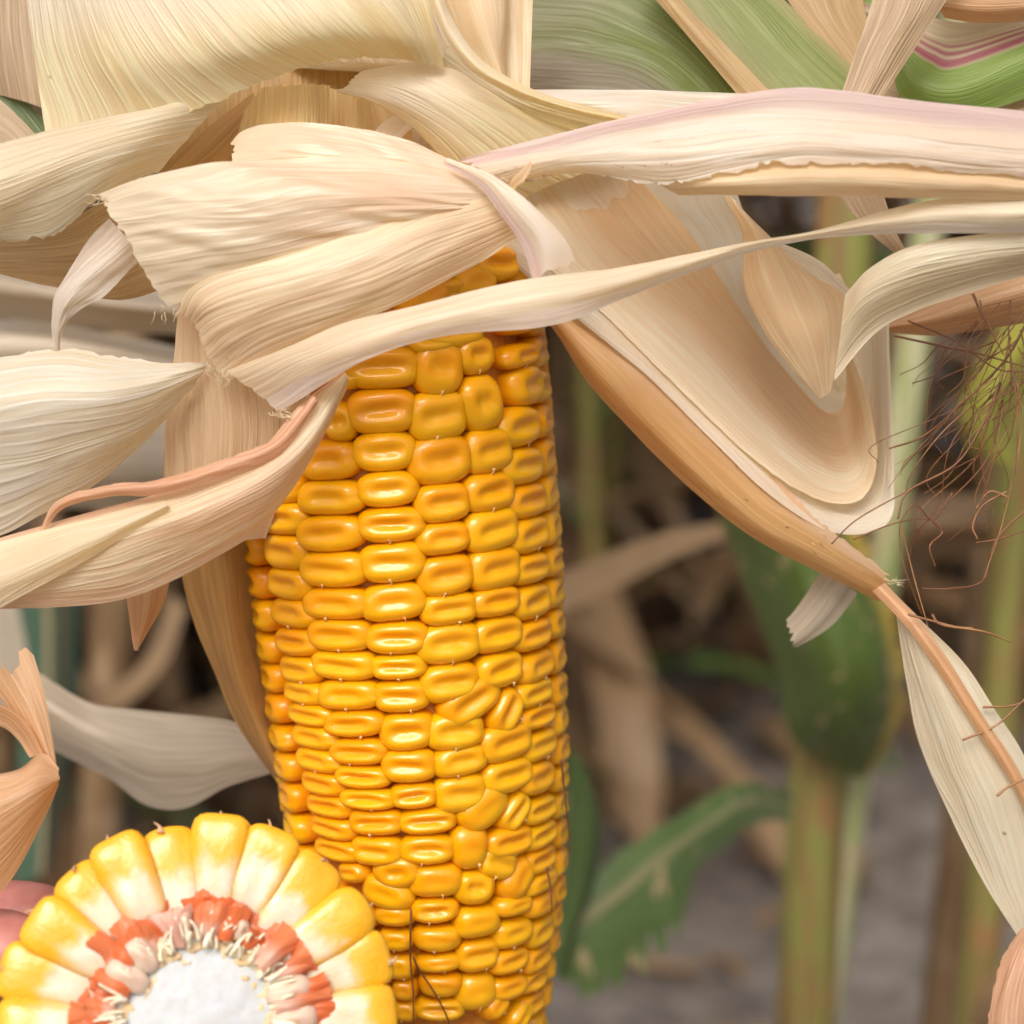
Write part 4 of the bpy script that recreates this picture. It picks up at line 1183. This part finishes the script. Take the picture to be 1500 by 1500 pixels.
disc('pith', 0, 120, 0.0010, -0.0008, 0.00016, 0.035, 'pith')
disc('cob_ring', 85, 182, -0.0002, -0.0016, 0.0007, 0.09, 'ring')
core = [np.array(Vector(cut_o) + bz * z) for z in np.linspace(-0.003, -0.032, 6)]
tubes('cob_core', [(core, [178 * kd, 175 * kd, 170 * kd, 165 * kd, 150 * kd, 90 * kd])], 'ring', cob, ns=40)
# red chaff: little crumpled scales between pith and kernels
for i, dg in enumerate(angs):
    for j in range(3):
        a = R(dg + (-8, -1, 6)[j] + random.uniform(-3, 3))
        r1 = random.uniform(156, 206)
        r0 = random.uniform(108, 132)
        wd = random.uniform(20, 34)
        z = random.uniform(-0.0012, 0.0016)
        tw = random.uniform(-0.6, 0.6)
        rails = []
        for s in (-1, -0.3, 0.35, 1):
            rr = []
            for t in np.linspace(0, 1, 5):
                r = r1 + (r0 - r1) * t
                wv = wd * (0.9 + 0.25 * math.sin(3 * t + i)) * (1 - 0.35 * t)
                q = polar(r, a + s * wv / r, z + 0.0012 * math.sin(2.5 * t + j) - 0.0012 * s * s + tw * s * 0.0012 - 0.002 * (1 - t) * 0.3)
                rr.append(np.array(q + Vector(cut_o)))
            rails.append(rr)
        blade('chaff_scale', cob, random.choice(['glume', 'glume3', 'glume', 'glume', 'glume2', 'glume3']), rails, nu=20, nv=14, world=True, rip=0.015, ripf=8, crump=0.035, crf=7, rag_start=0.10, rag0=0.02, rag1=0.02)
# pearly germs that stick out below some kernels
germ_me = pad_mesh('germ', 'germ', nexp=2.5, dent=0.10, dentw=0.5, dentl=0.6, taper=0.2, seed=80, lump=0.16, bulge=1.0, depth=2.6)
for dg, r0, r1, wd in ((-40.5, 98, 160, 46), (-56, 88, 160, 48), (73.5, 102, 172, 44), (89.5, 102, 174, 50), (-9, 128, 165, 30), (25, 125, 160, 26)):
    place(germ_me, 'germ', r0, r1, wd, R(dg), 0.0021, 0.0022)
# cream fibres standing out of the ring
fib = []
for k in range(210):
    a = random.uniform(-math.pi, math.pi)
    r0 = random.uniform(104, 124)
    ln = random.uniform(10, 40)
    da = random.uniform(-0.12, 0.12)
    z = random.uniform(-0.0005, 0.0012)
    z2 = z + random.uniform(0.0003, 0.002)
    c = [np.array(Vector(cut_o) + polar(r0 + ln * t, a + da * t * t, z + (z2 - z) * t)) for t in np.linspace(0, 1, 6)]
    fib.append((c, np.linspace(random.uniform(0.00022, 0.0005), 0.00014, 6)))
tubes('fibres', fib, 'fibre', cob, 'cream fibres round the pith', 'stuff', ns=5)

# ---------------------------------------------------------------- the hand that holds it
def build_hand():
    hand_o = P(-260, 1560, 30.0)
    me = bpy.data.meshes.new('hand')
    pts, rad, edges = [], [], []

    def add(p, r, prev=None):
        pts.append(P(*p) - hand_o)
        rad.append(r)
        if prev is not None:
            edges.append((prev, len(pts) - 1))
        return len(pts) - 1
    wrist0 = add((-620, 1800, 31.5), 0.024)
    wrist = add((-480, 1720, 31.0), 0.023, wrist0)
    palm = add((-330, 1620, 30.8), 0.027, wrist)
    knuck = [((-170, 1400, 30.6), (-60, 1358, 30.1), (40, 1346, 29.8), (150, 1390, 29.6), 0.0072),
             ((-175, 1440, 29.9), (-60, 1395, 29.0), (15, 1388, 28.6), (60, 1430, 28.6), 0.0072),
             ((-190, 1580, 31.6), (-60, 1570, 31.8), (60, 1575, 31.6), (150, 1590, 31.3), 0.0078),
             ((-215, 1670, 31.4), (-110, 1690, 31.6), (-10, 1700, 31.4), (60, 1700, 31.2), 0.0066)]
    for a, b, c, d, r in knuck:
        i = add(a, r * 1.25, palm)
        i = add(b, r * 1.0, i)
        i = add(c, r * 0.95, i)
        add(d, r * 0.75, i)
    i = add((-260, 1500, 28.6), 0.012, palm)
    i = add((-170, 1500, 27.2), 0.0098, i)
    i = add((-110, 1490, 26.6), 0.0085, i)
    add((-85, 1475, 26.4), 0.0060, i)
    me.from_pydata([tuple(p) for p in pts], edges, [])
    o = bpy.data.objects.new('hand', me)
    col.objects.link(o)
    o.location = Vector(hand_o)
    sk = o.modifiers.new('skin', 'SKIN')
    sk.use_smooth_shade = True
    for v, r in zip(me.skin_vertices[0].data, rad):
        v.radius = (r, r)
    me.skin_vertices[0].data[2].use_root = True
    ss = o.modifiers.new('sub', 'SUBSURF')
    ss.levels = 2
    ss.render_levels = 2
    me.materials.append(M['skin'])
    o['label'] = 'pink fingers of a hand reaching in from the left edge to hold the broken cob'
    o['category'] = 'hand'


build_hand()

# ---------------------------------------------------------------- neighbouring ear with silk at the right edge
n_o = P(1560, 380, 31.0)
ear2 = thing('dry_ear', 'brown husk tip of a neighbouring ear trailing brown silk at the right edge', 'corn ear', n_o)
blade('husk_leaf', ear2, 'rust', [[(1298, 470, 31.5), (1360, 440, 31.2), (1440, 405, 31), (1560, 360, 30.8)], [(1302, 480, 31.2), (1370, 468, 30.8), (1445, 445, 30.6), (1560, 410, 30.4)],
                                  [(1306, 490, 31.5), (1380, 493, 31.2), (1450, 483, 31), (1560, 465, 30.8)]], nu=70, nv=50, rip=0.019)
silk_paths = [
    [(1330, 470, 30.6), (1400, 500, 30.4), (1460, 540, 30.4), (1510, 545, 30.4)], [(1310, 492, 31), (1370, 505, 30.9), (1440, 520, 30.8), (1510, 540, 30.8)],
    [(1480, 440, 30.5), (1478, 500, 30.4), (1490, 600, 30.2), (1485, 700, 30.1), (1470, 740, 30)], [(1505, 470, 30.6), (1470, 530, 30.6), (1400, 600, 30.5), (1350, 640, 30.3), (1303, 657, 30.2)],
    [(1500, 560, 30.4), (1440, 600, 30.3), (1420, 650, 30.2), (1445, 660, 30.2)], [(1465, 560, 30.5), (1440, 620, 30.4), (1400, 680, 30.3), (1330, 720, 30.2), (1315, 760, 30.1)],
    [(1218, 797, 30.2), (1250, 765, 30.2), (1300, 735, 30.2), (1370, 700, 30.3), (1440, 665, 30.4)], [(1250, 790, 30.4), (1300, 770, 30.4), (1340, 760, 30.4), (1365, 762, 30.4)],
    [(1365, 762, 30.4), (1380, 780, 30.4), (1362, 800, 30.3), (1370, 830, 30.3)], [(1395, 722, 30.4), (1380, 745, 30.4), (1365, 762, 30.4), (1340, 740, 30.3), (1318, 770, 30.2), (1325, 830, 30.2), (1350, 900, 30.3)],
    [(1510, 740, 30.5), (1460, 790, 30.4), (1440, 850, 30.4), (1390, 862, 30.3), (1350, 862, 30.3)], [(1430, 795, 30.3), (1460, 790, 30.3), (1510, 775, 30.3)],
    [(1475, 720, 30.4), (1440, 740, 30.4), (1425, 770, 30.4), (1432, 790, 30.4)], [(1480, 730, 30.3), (1450, 720, 30.3), (1430, 745, 30.3)],
    [(1330, 900, 30.2), (1360, 908, 30.2), (1400, 918, 30.2), (1425, 920, 30.2)], [(1365, 900, 30.2), (1380, 915, 30.2), (1440, 925, 30.2), (1480, 940, 30.3)],
    [(1460, 1166, 30.2), (1478, 1152, 30.2), (1510, 1138, 30.2)], [(1410, 1084, 30.3), (1460, 1062, 30.3), (1505, 1020, 30.3)], [(1440, 1036, 30.4), (1480, 1034, 30.4), (1510, 1024, 30.4)],
    [(1320, 770, 30.4), (1340, 850, 30.4), (1360, 920, 30.3)], [(1490, 560, 30.2), (1495, 640, 30.2), (1470, 760, 30.2), (1440, 850, 30.2)],
    [(1435, 440, 30.4), (1445, 470, 30.3), (1470, 520, 30.3)], [(1425, 430, 30.3), (1440, 465, 30.3), (1452, 480, 30.3)],
]
dk = [hair(p, random.uniform(0.00013, 0.00024), 36) for p in silk_paths]
for k in range(40):
    x0, y0 = random.uniform(1450, 1510), random.uniform(440, 600)
    x1, y1 = x0 - random.uniform(20, 170), y0 + random.uniform(60, 260)
    d = random.uniform(30.2, 31.4)
    dk.append(hair([(x0, y0, d), (x0 * .6 + x1 * .4 + random.uniform(-40, 30), y0 * .6 + y1 * .4, d - .2), (x1 + random.uniform(-20, 40), y1 * .8 + y0 * .2, d), (x1, y1, d + .2)], random.uniform(0.00007, 0.00014), 24))
tubes('silk', dk[:12] + dk[23:50], 'silk', ear2, 'tangle of dark brown silk', 'stuff', ns=5)
tubes('silk', dk[12:23] + dk[50:], 'silkpale', ear2, 'paler brown silk strands', 'stuff', ns=5)
blade('husk_leaf', ear2, 'rim', [[(1490, 1365, 30), (1462, 1410, 29.8), (1444, 1480, 29.7), (1446, 1540, 29.7)], [(1520, 1350, 29.8), (1500, 1410, 29.5), (1485, 1480, 29.4), (1485, 1540, 29.4)],
                                 [(1560, 1340, 30), (1560, 1410, 29.8), (1550, 1480, 29.7), (1550, 1540, 29.7)]], 'pinkish husk end in the lower right corner', nu=50, nv=40, crump=0.06, rag0=0.1)
# extra husk behind it so that it is carried by its own shank
tubes('shank', [(cr([P(1540, 420, 31.2), P(1600, 200, 32), P(1640, -100, 34), P(1660, -300, 40)], np.linspace(0, 1, 20)), np.linspace(0.009, 0.007, 20))], 'stalkdry', ear2, ns=12)

# ---------------------------------------------------------------- plants behind
def stalk_path(px, py, d, top=1.9, lean=0.0):
    p = P(px, py, d)
    return p


def stalk_tube(parent, path, r0, r1, mat, n=60):
    c = cr(path, np.linspace(0, 1, n))
    rad = np.linspace(r0, r1, n)
    rad = rad * (1 + 0.12 * np.exp(-((np.arange(n) % 14) - 7.0) ** 2 / 1.2))
    return tubes('stalk', [(c, rad)], mat, parent, ns=14)


def vert(px, py, d, lean=(0, 0)):
    """a plumb stalk through the point seen at px, py"""
    p = P(px, py, d)
    pts = []
    for z in (-0.02, 0.25, 0.55, 0.85, 1.2, 1.7):
        k = z - p[2]
        pts.append(np.array([p[0] + lean[0] * k, p[1] + lean[1] * k, z]))
    return pts


def plant(px, py, d, label, r0, r1, mat, lean=(0, 0), group=None):
    path = vert(px, py, d, lean)
    o = thing('corn_plant', label, 'corn plant', path[0], group)
    stalk_tube(o, path, r0, r1, mat)
    return o


# own stalk, straight behind the ear
own = plant(610, 900, 60.2, 'dry corn stalk standing straight behind the hanging ear', 0.0154, 0.0112, 'stalkdry')
# the green and brown stalk right of the ear
p1 = plant(1192, 1250, 70.0, 'blurred green and brown corn stalk right of the ear with scarred green leaves', 0.0123, 0.0087, 'stalk', lean=(0.015, 0.0))
blade('leaf', p1, 'yellowgreen', [[(1035, 700, 65.8), (1090, 850, 65.8), (1140, 980, 65.8), (1160, 1080, 66.5), (1240, 1135, 67.2)], [(1110, 690, 63.0), (1165, 850, 63.0), (1210, 980, 63.0), (1225, 1070, 64.4), (1255, 1138, 67.2)],
                                  [(1170, 700, 63.0), (1240, 850, 63.0), (1280, 980, 63.0), (1280, 1060, 64.4), (1265, 1138, 67.2)], [(1240, 720, 64.4), (1310, 860, 64.4), (1338, 980, 65.1), (1320, 1070, 65.8), (1275, 1135, 67.2)]],
      'dark green leaf hanging over the stalk with a yellow edge', nu=80, nv=50, rip=0.08, ripf=1.5, rag1=1.1)
blade('leaf', p1, 'spotgreen', [[(1165, 1160, 65.8), (1080, 1145, 62.3), (980, 1200, 59.5), (890, 1255, 58.1), (815, 1330, 57.4)], [(1160, 1185, 65.8), (1090, 1180, 62.0), (995, 1245, 59.1), (905, 1320, 57.7), (815, 1385, 57.1)],
                                [(1155, 1210, 65.8), (1105, 1215, 62.3), (1020, 1290, 59.5), (985, 1390, 58.2), (890, 1470, 57.4), (815, 1440, 57.4)]],
      'green leaf with tan scars below the ear', nu=90, nv=50, rip=0.06, ripf=1.5, rag1=0.7, rag0=0.25)
blade('leaf', p1, 'green', [[(828, 1090, 57.4), (832, 1200, 57.4), (825, 1300, 57.4), (800, 1420, 57.4)], [(850, 1110, 56.7), (862, 1200, 56.7), (852, 1300, 56.7), (820, 1420, 56.7)], [(862, 1140, 57.4), (882, 1210, 57.4), (868, 1300, 57.4), (830, 1420, 57.4)]], nu=50, nv=24)
blade('leaf', p1, 'drydark', [[(1045, 730, 68.6), (1100, 900, 68.6), (1165, 1060, 69.3), (1180, 1150, 70.0)], [(1075, 730, 68.0), (1125, 900, 68.0), (1180, 1060, 68.6), (1195, 1150, 69.4)], [(1090, 740, 68.6), (1140, 900, 68.6), (1200, 1060, 69.2), (1215, 1140, 70.0)]], 'dry brown leaf sheath', nu=50, nv=20)
blade('leaf', p1, 'dry', [[(800, 850, 78), (880, 815, 76), (960, 785, 74), (1070, 762, 72)], [(800, 905, 77), (880, 875, 75), (970, 825, 73), (1070, 785, 71)]], 'tan dry leaf out of focus between ear and stalk', nu=40, nv=16)
p2 = plant(1318, 650, 67.2, 'pale green upright stalk beside the curled husk end', 0.0063, 0.0056, 'stalkpale', lean=(0.09, 0.0))
p3 = plant(1482, 800, 72.8, 'green stalk near the right edge behind the silk', 0.0084, 0.0070, 'stalk', lean=(0.02, 0))
blade('leaf', p3, 'yellowleaf', [[(1500, 440, 67.2), (1440, 520, 65.8), (1405, 600, 65.8), (1420, 660, 65.8)], [(1520, 470, 65.8), (1470, 540, 64.4), (1440, 620, 64.4), (1450, 670, 65.1)], [(1540, 500, 67.2), (1510, 560, 65.8), (1480, 640, 65.8), (1490, 680, 65.8)]],
      'yellowing green leaf behind the silk', nu=50, nv=30, rip=0.022)
blade('leaf', p3, 'dry', [[(1540, 740, 78.4), (1420, 725, 77.0), (1330, 735, 77.0), (1300, 790, 78.4), (1330, 850, 79.8)], [(1540, 790, 76.3), (1430, 770, 74.9), (1355, 775, 74.9), (1335, 810, 76.3), (1360, 850, 78.4)],
                          [(1540, 830, 78.4), (1440, 800, 77.0), (1380, 815, 77.0), (1365, 835, 78.4), (1380, 860, 79.8)]], 'tan dry leaf curling behind the silk', nu=50, nv=30)
p4 = plant(1395, 1400, 86.8, 'grey tan dry stalk at the lower right', 0.0119, 0.0098, 'stalkdry', lean=(0.06, 0.02))
blade('leaf', p4, 'dry', [[(1540, 1360, 72.8), (1470, 1410, 70.0), (1425, 1480, 70.0), (1420, 1560, 71.4)], [(1540, 1400, 71.4), (1490, 1440, 68.6), (1460, 1500, 68.6), (1460, 1560, 70.0)]], nu=40, nv=20)
p5 = plant(165, 930, 86.8, 'blurred dry stalk left of the ear below the twisted husk', 0.0112, 0.0084, 'stalkdry', lean=(0.1, 0))
blade('leaf', p5, 'bluegreen', [[(25, 850, 70.0), (30, 950, 70.0), (28, 1060, 70.0), (20, 1300, 70.0)], [(70, 850, 68.6), (72, 950, 68.6), (70, 1060, 68.6), (62, 1280, 68.6)], [(120, 850, 70.0), (116, 950, 70.0), (112, 1060, 70.0), (75, 1270, 70.0)]],
      'blue green leaf with two tan scars at the left edge', nu=60, nv=40)
blade('leaf', p5, 'greyleaf', [[(-80, 380, 42), (40, 392, 41), (160, 410, 41), (300, 430, 42)], [(-80, 405, 40.5), (40, 425, 40), (160, 445, 40), (300, 460, 41)], [(-80, 450, 41.5), (40, 468, 41), (160, 480, 41), (300, 490, 42)]],
      'bleached leaf lying out of focus behind the left husks', nu=70, nv=50, rip=0.10, ripf=1.6)
blade('leaf', p5, 'pale', [[(-80, 470, 43), (40, 470, 42), (160, 490, 42), (310, 520, 43)], [(-80, 500, 41.5), (40, 505, 41), (160, 520, 41), (310, 550, 42)], [(-80, 560, 42.5), (40, 560, 42), (160, 570, 42), (310, 590, 43)]], nu=60, nv=40, rip=0.08, ripf=1.6)
blade('leaf', p5, 'greyleaf', [[(-80, 600, 47), (60, 590, 46), (180, 590, 46), (290, 600, 47)], [(-80, 680, 45.5), (60, 690, 45), (180, 680, 45), (290, 690, 46)], [(-80, 735, 47), (60, 740, 46), (180, 742, 46), (290, 735, 47)]], nu=50, nv=40, rip=0.12, ripf=1.2)
blade('leaf', p5, 'dry', [[(250, 870, 84.0), (215, 960, 82.6), (150, 1010, 81.2), (100, 950, 79.8)], [(275, 890, 82.6), (235, 985, 81.2), (155, 1040, 79.8), (80, 975, 78.4)]], nu=40, nv=16)
blade('leaf', p5, 'greyleaf', [[(-40, 870, 61.6), (-20, 960, 61.6), (0, 1040, 61.6)], [(25, 880, 60.9), (40, 960, 60.9), (60, 1040, 60.9)]], nu=30, nv=16)

# the rest of the field
DRYL = 'dry brown corn plant standing out of focus behind the ear'
GRNL = 'green leaved corn plant standing out of focus behind the ear'


def field_plant(x, y, seed, dry=True):
    rnd = random.Random(seed)
    h = rnd.uniform(1.5, 2.1)
    o = thing('corn_plant', DRYL if dry else GRNL, 'corn plant', (x, y, 0.0), 'dry corn plants behind the ear' if dry else 'green corn plants behind the ear')
    lx, ly = rnd.uniform(-0.06, 0.06), rnd.uniform(-0.06, 0.06)
    path = [np.array([x + lx * z, y + ly * z, z]) for z in (-0.02, h * .25, h * .5, h * .75, h)]
    stalk_tube(o, path, 0.012, 0.006, 'stalkdry' if dry else 'stalk', 40)
    for k in range(rnd.randint(9, 12)):
        z = 0.12 + k * h / 12
        a = rnd.uniform(0, 6.28)
        L = rnd.uniform(0.4, 0.75)
        droop = rnd.uniform(0.5, 1.3) if dry else rnd.uniform(0.2, 0.6)
        wd = rnd.uniform(0.02, 0.04)
        rails = []
        dx, dy = math.cos(a), math.sin(a)
        for s in (-1, 0, 1):
            rr = []
            for t in np.linspace(0, 1, 6):
                ww = wd * s * (math.sin(math.pi * min(1, t * 0.9 + 0.12))) + 0.012 * s * math.sin(t * 9 + k)
                rz = max(0.02 + 0.01 * k, z + L * (0.5 * t - droop * t * t) - 0.012 * abs(s) * 0)
                rad = L * t * (1 - 0.35 * t * droop * 0.5)
                tw = rnd.uniform(-0.2, 0.2)
                rr.append(np.array([x + lx * z + dx * rad - dy * ww, y + ly * z + dy * rad + dx * ww, rz + (0.015 if s else 0) + tw * ww]))
            rails.append(rr)
        m = rnd.choice(['dry', 'drydark', 'drydark']) if dry else rnd.choice(['green', 'green', 'dry'])
        blade('leaf', o, m, rails, nu=24, nv=7, world=True, wave=1.0)


spots = []
for row, yy in enumerate((1.45, 2.0, 2.4, 2.6, 2.8, 3.0, 3.25, 3.55, 3.9, 4.3)):
    for k in range(-9, 10):
        spots.append((k * 0.16 + 0.11 * math.sin(row * 5 + k * 3.3) + (0.02 if row else 0.0), yy + 0.1 * math.sin(k * 7.7 + row)))
for i, (x, y) in enumerate(spots):
    if abs(x) > 0.35 * y + 0.35 or (y < (2.5 if x < 0.13 * y else 2.9) and x > -0.11 * y):
        continue
    field_plant(x, y, 100 + i, dry=(i % 9 != 4))
# leaf litter on the soil
V, F, UC, US = [], [], [], []
for k in range(260):
    x, y = random.uniform(-1.4, 1.4), random.uniform(0.8, 4.5)
    a = random.uniform(0, 6.28)
    L, wd = random.uniform(0.05, 0.2), random.uniform(0.01, 0.03)
    rails = []
    for s in (-1, 0, 1):
        rails.append([np.array([x + math.cos(a) * L * t - math.sin(a) * wd * s * math.sin(math.pi * (0.15 + 0.7 * t)), y + math.sin(a) * L * t + math.cos(a) * wd * s * math.sin(math.pi * (0.15 + 0.7 * t)),
                                0.025 + 0.02 * math.sin(3 * t + k) + 0.01 * abs(s)]) for t in np.linspace(0, 1, 4)])
    v, f, uv = blade_mesh(rails, 10, 5, world=True)
    o = len(V)
    V += [tuple(p) for p in v]
    F += [tuple(q + o) for q in f]
    UC.append(uv['cm'])
    US.append(uv['st'])
mesh_obj('leaf_litter', V, F, M['dry'], None, 'dry leaf litter scattered on the soil', 'stuff', uvs={'cm': np.vstack(UC), 'st': np.vstack(US)})
